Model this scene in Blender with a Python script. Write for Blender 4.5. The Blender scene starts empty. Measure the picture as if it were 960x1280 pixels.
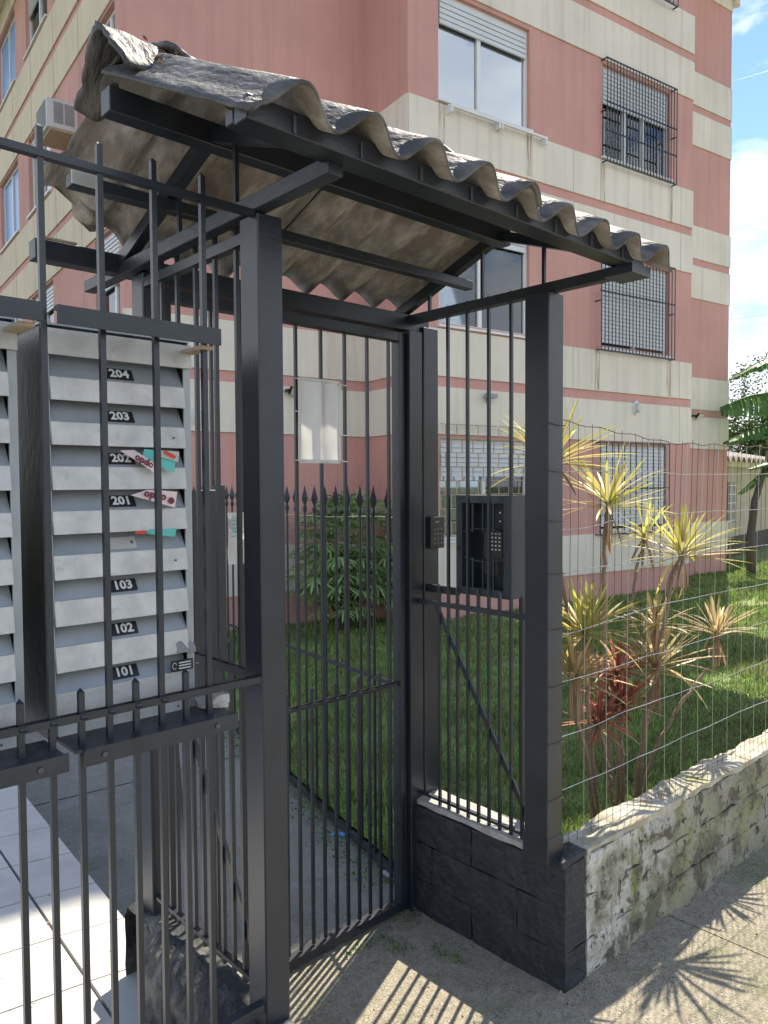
import bpy, bmesh, math, random
import numpy as np
from mathutils import Vector, Matrix, noise as mnoise
random.seed(7); rng = np.random.default_rng(7)
S = bpy.context.scene; COL = S.collection; R = math.radians

# ------------------------------------------------------------------ camera
# world frame: X runs along the street, Y into the garden, Z up, metres
cam_d = bpy.data.cameras.new('camera'); cam = bpy.data.objects.new('camera', cam_d); COL.objects.link(cam)
YAW, PITCH, ROLL = R(42.8), math.atan(35/945), R(0.33)
f0 = Vector((math.sin(YAW), math.cos(YAW), 0)); rt = Vector((math.cos(YAW), -math.sin(YAW), 0)); up = Vector((0, 0, 1))
fw = f0*math.cos(PITCH) - up*math.sin(PITCH); uu = up*math.cos(PITCH) + f0*math.sin(PITCH)
cr = rt*math.cos(ROLL) - uu*math.sin(ROLL); cu = uu*math.cos(ROLL) + rt*math.sin(ROLL)
cam.matrix_world = Matrix(((cr.x, cu.x, -fw.x, 0), (cr.y, cu.y, -fw.y, 0), (cr.z, cu.z, -fw.z, 1.62), (0, 0, 0, 1)))
cam_d.sensor_fit = 'HORIZONTAL'; cam_d.sensor_width = 36; cam_d.lens = 945/960*36
cam_d.clip_start = 0.05; cam_d.clip_end = 2000
S.camera = cam
S.render.resolution_x, S.render.resolution_y = 768, 1024

# ------------------------------------------------------------------ light
SUN_DIR = Vector((0.60, 0.26, 1.0)).normalized()      # towards the sun
sd = bpy.data.lights.new('sun', 'SUN'); sd.energy = 2.6; sd.angle = R(0.53); sd.color = (1, 0.90, 0.74)
sun = bpy.data.objects.new('sun', sd); COL.objects.link(sun)
sun.rotation_euler = SUN_DIR.to_track_quat('Z', 'Y').to_euler()
W = bpy.data.worlds.new('World'); S.world = W; W.use_nodes = True
def world():
    nt = W.node_tree; nt.nodes.clear(); N = nt.nodes.new; L = nt.links.new
    out = N('ShaderNodeOutputWorld'); bg = N('ShaderNodeBackground'); bg.inputs[1].default_value = 0.15
    sky = N('ShaderNodeTexSky'); sky.sky_type = 'NISHITA'; sky.sun_disc = False
    sky.sun_elevation = math.asin(SUN_DIR.z); sky.sun_rotation = math.atan2(SUN_DIR.x, SUN_DIR.y)
    sky.air_density = 1.0; sky.dust_density = 0.0; sky.ozone_density = 2.0; sky.altitude = 1500
    tc = N('ShaderNodeTexCoord'); sep = N('ShaderNodeSeparateXYZ'); L(tc.outputs['Generated'], sep.inputs[0])
    mp = N('ShaderNodeMapping'); mp.inputs['Scale'].default_value = (1, 1, 2.0); mp.inputs['Location'].default_value = (3.1, 1.7, 0.45); mp.inputs['Rotation'].default_value = (0, 0, R(23))
    L(tc.outputs['Generated'], mp.inputs[0])
    nz = N('ShaderNodeTexNoise'); nz.inputs['Scale'].default_value = 2.3; nz.inputs['Detail'].default_value = 9; nz.inputs['Roughness'].default_value = 0.55
    nz.inputs['Distortion'].default_value = 0.15
    L(mp.outputs[0], nz.inputs['Vector'])
    ma = N('ShaderNodeMath'); ma.operation = 'MULTIPLY_ADD'; L(sep.outputs[2], ma.inputs[0]); ma.inputs[1].default_value = -0.55; L(nz.outputs[0], ma.inputs[2])
    ramp = N('ShaderNodeValToRGB'); ramp.color_ramp.elements[0].position = 0.195; ramp.color_ramp.elements[1].position = 0.262
    L(ma.outputs[0], ramp.inputs[0])
    # thickness of the cloud makes its underside greyer
    nz2 = N('ShaderNodeTexNoise'); nz2.inputs['Scale'].default_value = 4.5; nz2.inputs['Detail'].default_value = 6; L(mp.outputs[0], nz2.inputs['Vector'])
    r2 = N('ShaderNodeValToRGB'); r2.color_ramp.elements[0].position = 0.35; r2.color_ramp.elements[1].position = 0.62
    r2.color_ramp.elements[0].color = (2.0, 2.2, 2.5, 1); r2.color_ramp.elements[1].color = (3.0, 3.05, 3.1, 1)
    L(nz2.outputs[0], r2.inputs[0])
    hs = N('ShaderNodeHueSaturation'); hs.inputs['Saturation'].default_value = 1.02; hs.inputs['Value'].default_value = 0.5
    L(sky.outputs[0], hs.inputs['Color'])
    mx = N('ShaderNodeMixRGB'); L(ramp.outputs[0], mx.inputs[0]); L(hs.outputs[0], mx.inputs[1]); L(r2.outputs[0], mx.inputs[2])
    L(mx.outputs[0], bg.inputs[0]); L(bg.outputs[0], out.inputs[0])
world()
S.view_settings.view_transform = 'Standard'; S.view_settings.look = 'None'; S.view_settings.gamma = 1
S.view_settings.exposure = 1.8
S.render.engine = 'CYCLES'

# ------------------------------------------------------------------ materials
MAT = {}
def mat(name, col, rough=0.7, metal=0.0, var=0.12, scale=6.0, bump=0.0, bscale=60.0, spec=0.5, col2=None, fac=(0.45, 0.65), transl=0.0, island=0.0, coat=0.0, detail=6, stretch=None, extra=None, col3=None, fac3=(0.55, 0.7), scale3=2.0):
    m = bpy.data.materials.new(name); m.use_nodes = True; nt = m.node_tree; N = nt.nodes.new; L = nt.links.new
    b = nt.nodes['Principled BSDF']; out = nt.nodes['Material Output']
    b.inputs['Roughness'].default_value = rough; b.inputs['Metallic'].default_value = metal
    b.inputs['Specular IOR Level'].default_value = spec
    if coat: b.inputs['Coat Weight'].default_value = coat
    tc = N('ShaderNodeTexCoord'); vec = tc.outputs['Object']
    if stretch:
        mp = N('ShaderNodeMapping'); mp.inputs['Scale'].default_value = stretch; L(vec, mp.inputs[0]); vec = mp.outputs[0]
    nz = N('ShaderNodeTexNoise'); nz.inputs['Scale'].default_value = scale; nz.inputs['Detail'].default_value = detail; nz.inputs['Roughness'].default_value = 0.6
    L(vec, nz.inputs['Vector'])
    c = Vector(col)
    ramp = N('ShaderNodeValToRGB'); e = ramp.color_ramp.elements
    if col2:
        e[0].position, e[1].position = fac; e[0].color = (*col, 1); e[1].color = (*col2, 1)
    else:
        e[0].position, e[1].position = 0.3, 0.7
        e[0].color = (*(c*(1-var)), 1); e[1].color = (*[min(1, x) for x in c*(1+var)], 1)
    L(nz.outputs[0], ramp.inputs[0]); src = ramp.outputs[0]
    if col3:
        n3 = N('ShaderNodeTexNoise'); n3.inputs['Scale'].default_value = scale3; n3.inputs['Detail'].default_value = 8; n3.inputs['Roughness'].default_value = 0.65; L(vec, n3.inputs['Vector'])
        r3 = N('ShaderNodeValToRGB'); r3.color_ramp.elements[0].position, r3.color_ramp.elements[1].position = fac3
        L(n3.outputs[0], r3.inputs[0])
        m3 = N('ShaderNodeMixRGB'); L(r3.outputs[0], m3.inputs[0]); L(src, m3.inputs[1]); m3.inputs[2].default_value = (*col3, 1); src = m3.outputs[0]
    if island:
        g = N('ShaderNodeNewGeometry'); hv = N('ShaderNodeHueSaturation')
        a = N('ShaderNodeMapRange'); a.inputs[3].default_value = 1-island; a.inputs[4].default_value = 1+island
        L(g.outputs['Random Per Island'], a.inputs[0]); L(a.outputs[0], hv.inputs['Value'])
        h = N('ShaderNodeMapRange'); h.inputs[3].default_value = 0.5-island*0.05; h.inputs[4].default_value = 0.5+island*0.05
        L(g.outputs['Random Per Island'], h.inputs[0]); L(h.outputs[0], hv.inputs['Hue']); L(src, hv.inputs['Color']); src = hv.outputs[0]
    if extra: src = extra(nt, src, tc)
    L(src, b.inputs['Base Color'])
    if bump:
        bn = N('ShaderNodeTexNoise'); bn.inputs['Scale'].default_value = bscale; bn.inputs['Detail'].default_value = 5; L(vec, bn.inputs['Vector'])
        bp = N('ShaderNodeBump'); bp.inputs['Strength'].default_value = bump; bp.inputs['Distance'].default_value = 0.01
        L(bn.outputs[0], bp.inputs['Height']); L(bp.outputs[0], b.inputs['Normal'])
    if transl:
        t = N('ShaderNodeBsdfTranslucent'); L(src, t.inputs[0]); ms = N('ShaderNodeMixShader'); ms.inputs[0].default_value = transl
        L(b.outputs[0], ms.inputs[1]); L(t.outputs[0], ms.inputs[2]); L(ms.outputs[0], out.inputs[0])
    MAT[name] = m; return m

def rainstreak(strength, tint):
    """vertical rain marks on painted render"""
    def f(nt, src, tc):
        N = nt.nodes.new; L = nt.links.new
        mp = N('ShaderNodeMapping'); mp.inputs['Scale'].default_value = (7, 7, 0.35); L(tc.outputs['Object'], mp.inputs[0])
        n = N('ShaderNodeTexNoise'); n.inputs['Scale'].default_value = 1.5; n.inputs['Detail'].default_value = 8; L(mp.outputs[0], n.inputs['Vector'])
        r = N('ShaderNodeValToRGB'); r.color_ramp.elements[0].position = 0.48; r.color_ramp.elements[1].position = 0.8
        r.color_ramp.elements[1].color = (strength,)*3 + (1,); L(n.outputs[0], r.inputs[0])
        m = N('ShaderNodeMixRGB'); L(r.outputs[0], m.inputs[0]); L(src, m.inputs[1]); m.inputs[2].default_value = (*tint, 1); return m.outputs[0]
    return f

def speckle(amt, scale, dark, light):
    """fine aggregate grains in the surface colour"""
    def f(nt, src, tc):
        N = nt.nodes.new; L = nt.links.new
        v = N('ShaderNodeTexVoronoi'); v.inputs['Scale'].default_value = scale; L(tc.outputs['Object'], v.inputs['Vector'])
        r = N('ShaderNodeValToRGB'); e = r.color_ramp.elements; e[0].position = 0.15; e[1].position = 0.85; e[0].color = (*dark, 1); e[1].color = (*light, 1)
        sp = N('ShaderNodeSeparateXYZ'); L(v.outputs['Color'], sp.inputs[0]); L(sp.outputs[0], r.inputs[0])
        n = N('ShaderNodeTexNoise'); n.inputs['Scale'].default_value = scale*0.12; n.inputs['Detail'].default_value = 8; L(tc.outputs['Object'], n.inputs['Vector'])
        a = N('ShaderNodeMapRange'); a.inputs[1].default_value = 0.4; a.inputs[2].default_value = 0.65; a.inputs[3].default_value = amt*0.3; a.inputs[4].default_value = amt; L(n.outputs[0], a.inputs[0])
        m = N('ShaderNodeMixRGB'); L(a.outputs[0], m.inputs[0]); L(src, m.inputs[1]); L(r.outputs[0], m.inputs[2]); return m.outputs[0]
    return f

PAINT = mat('black_enamel', (0.017, 0.023, 0.033), 0.36, var=0.35, scale=5, bump=0.08, bscale=160, spec=0.6, col3=(0.10, 0.085, 0.07), fac3=(0.70, 0.76), scale3=28)
PAINT2 = mat('weathered_black_enamel', (0.022, 0.029, 0.038), 0.42, var=0.35, scale=9, bump=0.15, bscale=70, spec=0.55, col3=(0.10, 0.10, 0.09), fac3=(0.62, 0.75), scale3=14)
PINK = mat('pink_render', (0.60, 0.325, 0.28), 0.85, var=0.09, scale=0.9, bump=0.2, bscale=60, extra=rainstreak(0.35, (0.36, 0.19, 0.17)))
CREAM = mat('cream_render', (0.76, 0.70, 0.595), 0.85, var=0.09, scale=0.9, bump=0.2, bscale=60, extra=rainstreak(0.42, (0.44, 0.39, 0.31)))
CREAMY = mat('yellow_cream_render', (0.70, 0.61, 0.45), 0.85, var=0.06, scale=1.3, bump=0.15, bscale=90, extra=rainstreak(0.4, (0.42, 0.37, 0.28)))
WHITE = mat('white_frame_paint', (0.74, 0.75, 0.74), 0.4, var=0.04)
SHUT = mat('shutter_plastic', (0.66, 0.68, 0.69), 0.5, var=0.05, scale=3)
GREYM = mat('galvanised_sheet', (0.36, 0.40, 0.43), 0.42, metal=0.2, var=0.14, scale=7, stretch=(1, 1, 1), bump=0.06, bscale=30)
ZINC = mat('aged_zinc_front', (0.55, 0.56, 0.555), 0.42, metal=0.2, var=0.16, scale=22, bump=0.1, bscale=140, col3=(0.42, 0.40, 0.36), fac3=(0.6, 0.72), scale3=30)
DSTEEL = mat('dark_steel_side', (0.075, 0.08, 0.078), 0.4, metal=0.5, var=0.35, scale=4, bump=0.1, bscale=40)
FIBRO = mat('weathered_fibre_cement', (0.060, 0.058, 0.056), 0.6, bump=0.9, bscale=70, scale=16, col2=(0.20, 0.19, 0.18), fac=(0.42, 0.66), col3=(0.045, 0.045, 0.04), fac3=(0.52, 0.68), scale3=5, stretch=(1, 0.35, 0.35))
FIBRO_IN = mat('fibre_cement_underside', (0.26, 0.235, 0.21), 0.9, bump=0.4, bscale=90, scale=14, col2=(0.48, 0.46, 0.43), fac=(0.42, 0.66), col3=(0.19, 0.155, 0.13), fac3=(0.5, 0.72), scale3=4, stretch=(2.2, 0.75, 0.75))
CONC = mat('old_concrete_paving', (0.30, 0.265, 0.19), 0.92, bump=1.0, bscale=150, extra=speckle(0.55, 190, (0.10, 0.09, 0.07), (0.50, 0.47, 0.38)), scale=24, col2=(0.43, 0.385, 0.295), fac=(0.38, 0.66), col3=(0.18, 0.19, 0.085), fac3=(0.50, 0.72), scale3=2.6, detail=10)
PATHC = mat('smooth_concrete_path', (0.24, 0.225, 0.175), 0.9, bump=0.6, extra=speckle(0.35, 190, (0.11, 0.10, 0.085), (0.40, 0.38, 0.32)), bscale=90, scale=12, col2=(0.30, 0.29, 0.255), fac=(0.35, 0.68), col3=(0.13, 0.135, 0.105), fac3=(0.5, 0.75), scale3=2.0, detail=10)
def wallstain(nt, src, tc):
    # whitewash survives mostly near the gate end; further on bare olive-grey block with dark algae
    N = nt.nodes.new; L = nt.links.new
    def noise(sc, lo, hi, st=(1, 1, 1), det=10, ro=0.68):
        mp = N('ShaderNodeMapping'); mp.inputs['Scale'].default_value = st; L(tc.outputs['Object'], mp.inputs[0])
        n = N('ShaderNodeTexNoise'); n.inputs['Scale'].default_value = sc; n.inputs['Detail'].default_value = det; n.inputs['Roughness'].default_value = ro; L(mp.outputs[0], n.inputs['Vector'])
        a = N('ShaderNodeMapRange'); a.inputs[1].default_value = lo; a.inputs[2].default_value = hi; L(n.outputs[0], a.inputs[0]); return a.outputs[0]
    def mix(f, a, col):
        m = N('ShaderNodeMixRGB'); L(f, m.inputs[0]); L(a, m.inputs[1]); m.inputs[2].default_value = (*col, 1); return m.outputs[0]
    sep = N('ShaderNodeSeparateXYZ'); L(tc.outputs['Object'], sep.inputs[0])
    g = N('ShaderNodeMapRange'); g.inputs[1].default_value = 0.15; g.inputs[2].default_value = 0.9; g.inputs[3].default_value = 0.1; g.inputs[4].default_value = 0.88; L(sep.outputs[0], g.inputs[0])
    c = mix(g.outputs[0], src, (0.27, 0.265, 0.215))
    c = mix(noise(2.6, 0.48, 0.66, (1, 1, 0.8)), c, (0.25, 0.27, 0.13))
    c = mix(noise(3.3, 0.56, 0.70, (1.6, 1, 0.4)), c, (0.17, 0.20, 0.05))
    zz = N('ShaderNodeMapRange'); zz.inputs[1].default_value = 0.0; zz.inputs[2].default_value = 0.36; zz.inputs[3].default_value = 0.16; zz.inputs[4].default_value = 0.0; L(sep.outputs[2], zz.inputs[0])
    def addm(a, b):
        q = N('ShaderNodeMath'); q.operation = 'ADD'; q.use_clamp = True; L(a, q.inputs[0]); L(b, q.inputs[1]); return q.outputs[0]
    c = mix(addm(noise(3.8, 0.50, 0.60), zz.outputs[0]), c, (0.16, 0.16, 0.11))
    c = mix(noise(11, 0.53, 0.60), c, (0.115, 0.11, 0.085))
    return mix(noise(26, 0.56, 0.64, det=12), c, (0.05, 0.05, 0.04))
WALLW = mat('weathered_whitewashed_block', (0.42, 0.41, 0.36), 0.95, bump=1.6, bscale=38, scale=22, col2=(0.66, 0.65, 0.61), fac=(0.38, 0.56), detail=12, extra=wallstain)
WALLT = mat('pale_wall_cap', (0.36, 0.335, 0.25), 0.95, bump=0.7, bscale=70, scale=11, col2=(0.52, 0.50, 0.43), fac=(0.4, 0.6), col3=(0.29, 0.29, 0.08), fac3=(0.54, 0.72), scale3=4, detail=10)  # pale mortar mix with yellow-green patches
WORNB = mat('worn_black_render', (0.028, 0.032, 0.036), 0.75, bump=1.2, bscale=40, scale=7, col2=(0.17, 0.17, 0.15), fac=(0.47, 0.63), detail=10)
BLKW = mat('black_painted_render', (0.024, 0.030, 0.038), 0.62, bump=1.3, bscale=34, var=0.35, scale=18, col3=(0.09, 0.09, 0.085), fac3=(0.66, 0.72), scale3=26)
CAPG = mat('grey_mortar_cap', (0.40, 0.40, 0.385), 0.9, bump=0.6, bscale=90, var=0.18, scale=25)
THATCH = mat('lawn_thatch', (0.24, 0.27, 0.10), 0.95, bump=0.8, bscale=60, scale=14, col2=(0.17, 0.26, 0.07), fac=(0.42, 0.6), col3=(0.20, 0.16, 0.09), fac3=(0.6, 0.72), scale3=1.6)
SOIL = mat('dark_soil', (0.085, 0.075, 0.045), 0.98, bump=0.8, bscale=60, scale=14, col2=(0.07, 0.10, 0.025), fac=(0.42, 0.6))
GRASS = mat('lawn_blades', (0.24, 0.34, 0.10), 0.55, var=0.30, scale=2.2, island=0.45, transl=0.42, col3=(0.23, 0.22, 0.085), fac3=(0.52, 0.75), scale3=1.3, spec=0.35)
WEED = mat('weed_leaf', (0.10, 0.19, 0.035), 0.6, var=0.2, island=0.4, transl=0.35)
DRY = mat('dry_leaf_litter', (0.24, 0.15, 0.075), 0.85, var=0.4, island=0.5)
BOUNCE = mat('pale_bounce_road', (0.24, 0.23, 0.21), 0.9, var=0.2, scale=30, bump=0.4, bscale=90)  # made pale to bounce sunlight onto the facade
TILE = mat('glazed_marble_tile', (0.50, 0.495, 0.475), 0.25, var=0.05, scale=5, col2=(0.58, 0.575, 0.55), fac=(0.4, 0.6), detail=9, spec=0.5)
GROUT = mat('tile_grout', (0.24, 0.22, 0.19), 0.95, var=0.2)
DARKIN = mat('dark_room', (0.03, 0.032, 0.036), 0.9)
CURT = mat('pale_curtain', (0.52, 0.52, 0.50), 0.9, var=0.08, scale=8, transl=0.2)
BLUEC = mat('blue_film', (0.16, 0.36, 0.70), 0.35, var=0.1, scale=2, spec=0.6)
STEM = mat('grey_brown_stem', (0.26, 0.19, 0.14), 0.85, var=0.25, scale=40, bump=0.6, bscale=90, stretch=(1, 1, 3))
PSTEM = mat('dark_palm_stem', (0.05, 0.045, 0.03), 0.9, var=0.3, scale=20)
RHAP = mat('palm_frond_green', (0.21, 0.30, 0.115), 0.30, var=0.25, island=0.5, transl=0.25, scale=5)
BANA = mat('banana_leaf_green', (0.085, 0.175, 0.04), 0.4, var=0.2, transl=0.4, scale=4)
TREEL = mat('tree_leaf_green', (0.055, 0.10, 0.03), 0.5, var=0.3, island=0.5, transl=0.3)
BARK = mat('tree_bark', (0.10, 0.085, 0.07), 0.95, bump=0.6, bscale=30)
HOUSE = mat('house_beige_render', (0.40, 0.36, 0.28), 0.9, var=0.1, scale=2, bump=0.2)
HDARK = mat('dark_wall_foot', (0.07, 0.065, 0.05), 0.95, var=0.4, scale=4)
HROOF = mat('old_asbestos_roof', (0.26, 0.24, 0.22), 0.9, var=0.35, scale=9, bump=0.3)
PAPER = mat('white_paper', (0.80, 0.80, 0.78), 0.6, var=0.02, transl=0.5)
PLAS = mat('clear_plastic_sleeve', (0.62, 0.64, 0.64), 0.2, var=0.06)
BLKP = mat('black_plastic', (0.02, 0.02, 0.022), 0.35, var=0.1)
INTER = mat('grey_blue_steel_box', (0.035, 0.05, 0.065), 0.38, var=0.2, scale=6, bump=0.1)
KEYW = mat('key_print', (0.75, 0.78, 0.78), 0.5)
TEAL = mat('teal_print', (0.12, 0.52, 0.50), 0.5, var=0.02)
RED = mat('red_print', (0.58, 0.06, 0.04), 0.5, var=0.02)
MAROON = mat('maroon_print', (0.16, 0.02, 0.04), 0.5, var=0.02)
PINKP = mat('pinkish_paper', (0.80, 0.66, 0.64), 0.6, var=0.03)
LAMPW = mat('milky_glass', (0.55, 0.55, 0.52), 0.3)
WIREM = mat('pale_zinc_wire', (0.45, 0.44, 0.42), 0.35, metal=0.7, var=0.1)
RUSTW = mat('rusty_wire', (0.12, 0.085, 0.065), 0.7, metal=0.4, var=0.4, scale=30)
BOLT = mat('bolt_grey', (0.10, 0.11, 0.12), 0.4, metal=0.6)
WOOD = mat('pale_wood_shim', (0.42, 0.34, 0.25), 0.85, var=0.2, scale=30)
SHEETG = mat('grey_card', (0.30, 0.32, 0.33), 0.6)

def glass(name, tint, refl):
    m = bpy.data.materials.new(name); m.use_nodes = True; nt = m.node_tree; nt.nodes.clear(); N = nt.nodes.new; L = nt.links.new
    o = N('ShaderNodeOutputMaterial'); t = N('ShaderNodeBsdfTransparent'); t.inputs[0].default_value = (*tint, 1)
    g = N('ShaderNodeBsdfGlossy'); g.inputs['Roughness'].default_value = 0.02; g.inputs[0].default_value = (0.9, 0.95, 1, 1)
    fr = N('ShaderNodeFresnel'); fr.inputs[0].default_value = 1.52
    ma = N('ShaderNodeMath'); ma.operation = 'ADD'; ma.use_clamp = True; ma.inputs[1].default_value = refl; L(fr.outputs[0], ma.inputs[0])
    ms = N('ShaderNodeMixShader'); L(ma.outputs[0], ms.inputs[0]); L(t.outputs[0], ms.inputs[1]); L(g.outputs[0], ms.inputs[2]); L(ms.outputs[0], o.inputs[0])
    MAT[name] = m; return m
GLASS = glass('window_glass', (0.75, 0.8, 0.82), 0.42)
GLASS2 = glass('dull_window_glass', (0.85, 0.88, 0.88), 0.08)

def leaf_stripe(name, mid, edge, halfw):
    """striped leaf: the blade's own middle and edge colours"""
    m = bpy.data.materials.new(name); m.use_nodes = True; nt = m.node_tree; N = nt.nodes.new; L = nt.links.new
    b = nt.nodes['Principled BSDF']; out = nt.nodes['Material Output']; b.inputs['Roughness'].default_value = 0.35
    tc = N('ShaderNodeTexCoord'); sp = N('ShaderNodeSeparateXYZ'); L(tc.outputs['Object'], sp.inputs[0])
    ab = N('ShaderNodeMath'); ab.operation = 'ABSOLUTE'; L(sp.outputs[0], ab.inputs[0])
    mr = N('ShaderNodeMapRange'); mr.inputs[1].default_value = halfw*0.25; mr.inputs[2].default_value = halfw*0.8; L(ab.outputs[0], mr.inputs[0])
    mx = N('ShaderNodeMixRGB'); L(mr.outputs[0], mx.inputs[0]); mx.inputs[1].default_value = (*mid, 1); mx.inputs[2].default_value = (*edge, 1)
    oi = N('ShaderNodeObjectInfo'); hv = N('ShaderNodeHueSaturation'); a = N('ShaderNodeMapRange'); a.inputs[3].default_value = 0.65; a.inputs[4].default_value = 1.35
    L(oi.outputs['Random'], a.inputs[0]); L(a.outputs[0], hv.inputs['Value']); L(mx.outputs[0], hv.inputs['Color'])
    L(hv.outputs[0], b.inputs['Base Color']); t = N('ShaderNodeBsdfTranslucent'); L(hv.outputs[0], t.inputs[0])
    ms = N('ShaderNodeMixShader'); ms.inputs[0].default_value = 0.45; L(b.outputs[0], ms.inputs[1]); L(t.outputs[0], ms.inputs[2]); L(ms.outputs[0], out.inputs[0])
    return m
LYEL = leaf_stripe('yellow_green_striped_leaf', (0.46, 0.50, 0.08), (0.64, 0.46, 0.26), 0.007)
LPNK = leaf_stripe('pink_edged_leaf', (0.46, 0.42, 0.15), (0.66, 0.42, 0.36), 0.007)
LDRY = leaf_stripe('withered_leaf', (0.30, 0.20, 0.11), (0.36, 0.26, 0.17), 0.006)
LRED = leaf_stripe('red_leaf', (0.32, 0.09, 0.06), (0.66, 0.27, 0.22), 0.007)

# ------------------------------------------------------------------ helpers
ORG = {}
def tag(o, label=None, cat=None, group=None, kind=None):
    if label: o['label'] = label
    if cat: o['category'] = cat
    if group: o['group'] = group
    if kind: o['kind'] = kind
    return o
def thing(name, label, cat, loc=(0, 0, 0), rz=0.0, group=None):
    o = bpy.data.objects.new(name, None); COL.objects.link(o); o.location = loc; o.rotation_euler = (0, 0, rz)
    o.empty_display_size = 0.1; ORG[o.name] = Vector(loc)
    return tag(o, label, cat, group)
class MB:
    def __init__(s): s.v = []; s.f = []; s.mi = []; s.cm = 0
    def add(s, vs, fs):
        n = len(s.v); s.v += [tuple(v) for v in vs]; s.f += [tuple(n+i for i in f) for f in fs]; s.mi += [s.cm]*len(fs); return s
    def box(s, x0, x1, y0, y1, z0, z1):
        v = [(x0,y0,z0),(x1,y0,z0),(x1,y1,z0),(x0,y1,z0),(x0,y0,z1),(x1,y0,z1),(x1,y1,z1),(x0,y1,z1)]
        return s.add(v, [(0,3,2,1),(4,5,6,7),(0,1,5,4),(1,2,6,5),(2,3,7,6),(3,0,4,7)])
    def hexa(s, v): return s.add(v, [(0,3,2,1),(4,5,6,7),(0,1,5,4),(1,2,6,5),(2,3,7,6),(3,0,4,7)])
    def bar(s, p, q, w, h=None, upv=(0, 0, 1)):
        """rectangular bar, section w across and h along upv"""
        h = w if h is None else h; p = Vector(p); q = Vector(q); d = (q-p).normalized(); u = Vector(upv)
        if abs(d.dot(u)) > 0.98: u = Vector((0, 1, 0))
        a = d.cross(u).normalized()*w/2; b = a.cross(d).normalized()*h/2
        v = [p-a-b, p+a-b, p+a+b, p-a+b, q-a-b, q+a-b, q+a+b, q-a+b]
        return s.add(v, [(0,3,2,1),(4,5,6,7),(0,1,5,4),(1,2,6,5),(2,3,7,6),(3,0,4,7)])
    def tube(s, pts, r, n=6, cap=True):
        pts = [Vector(p) for p in pts]; rs = r if isinstance(r, (list, tuple)) else [r]*len(pts); base = len(s.v); vs = []; fs = []
        for i, p in enumerate(pts):
            d = (pts[min(i+1, len(pts)-1)] - pts[max(i-1, 0)]).normalized(); u = Vector((0, 0, 1)) if abs(d.z) < 0.9 else Vector((1, 0, 0))
            a = d.cross(u).normalized(); b = d.cross(a).normalized()
            for k in range(n): vs.append(p + (a*math.cos(2*math.pi*k/n) + b*math.sin(2*math.pi*k/n))*rs[i])
        for i in range(len(pts)-1):
            for k in range(n): fs.append((i*n+k, i*n+(k+1) % n, (i+1)*n+(k+1) % n, (i+1)*n+k))
        if cap: fs.append(tuple(range(n-1, -1, -1))); fs.append(tuple((len(pts)-1)*n+k for k in range(n)))
        return s.add(vs, fs)
    def grid(s, fn, nu, nv, flip=False):
        vs = [fn(i/nu, j/nv) for j in range(nv+1) for i in range(nu+1)]; fs = []
        for j in range(nv):
            for i in range(nu):
                a = j*(nu+1)+i; q = (a, a+1, a+nu+2, a+nu+1); fs.append(q[::-1] if flip else q)
        return s.add(vs, fs)
    def build(s, name, m, parent=None, bevel=0.0, smooth=False, label=None, kind=None):
        off = ORG.get(parent.name, Vector()) if parent else Vector()
        me = bpy.data.meshes.new(name); me.from_pydata([(v[0]-off.x, v[1]-off.y, v[2]-off.z) for v in s.v], [], s.f)
        for mm in (m if isinstance(m, (list, tuple)) else [m]): me.materials.append(mm)
        if isinstance(m, (list, tuple)): me.polygons.foreach_set('material_index', s.mi)
        if bevel:
            bm = bmesh.new(); bm.from_mesh(me); bmesh.ops.bevel(bm, geom=[e for e in bm.edges if len(e.link_faces) == 2 and e.calc_face_angle(0) > 0.6], offset=bevel, segments=1, affect='EDGES'); bm.to_mesh(me); bm.free()
        if smooth: me.polygons.foreach_set('use_smooth', [True]*len(me.polygons))
        me.update()
        o = bpy.data.objects.new(name, me); COL.objects.link(o)
        if parent: o.parent = parent; ORG[o.name] = off
        return tag(o, label, kind=kind)
def B(x0, x1, y0, y1, z0, z1): return MB().box(x0, x1, y0, y1, z0, z1)
def dupe(o, loc, parent=None, name=None, rot=None, scale=None):
    c = o.copy(); COL.objects.link(c); c.location = loc
    if parent is not None: c.parent = parent
    if rot is not None: c.rotation_euler = rot
    if scale is not None: c.scale = scale
    ORG[c.name] = Vector(); return c
def copy_tree(o, parent=None):
    c = o.copy(); COL.objects.link(c); c.parent = parent; ORG[c.name] = ORG.get(o.name, Vector())
    for ch in list(o.children): copy_tree(ch, c)
    return c
def nz(p, s=1.0, seed=0.0): return mnoise.noise(Vector((p[0]*s+seed, p[1]*s+seed*0.7, p[2]*s-seed)))
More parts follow.
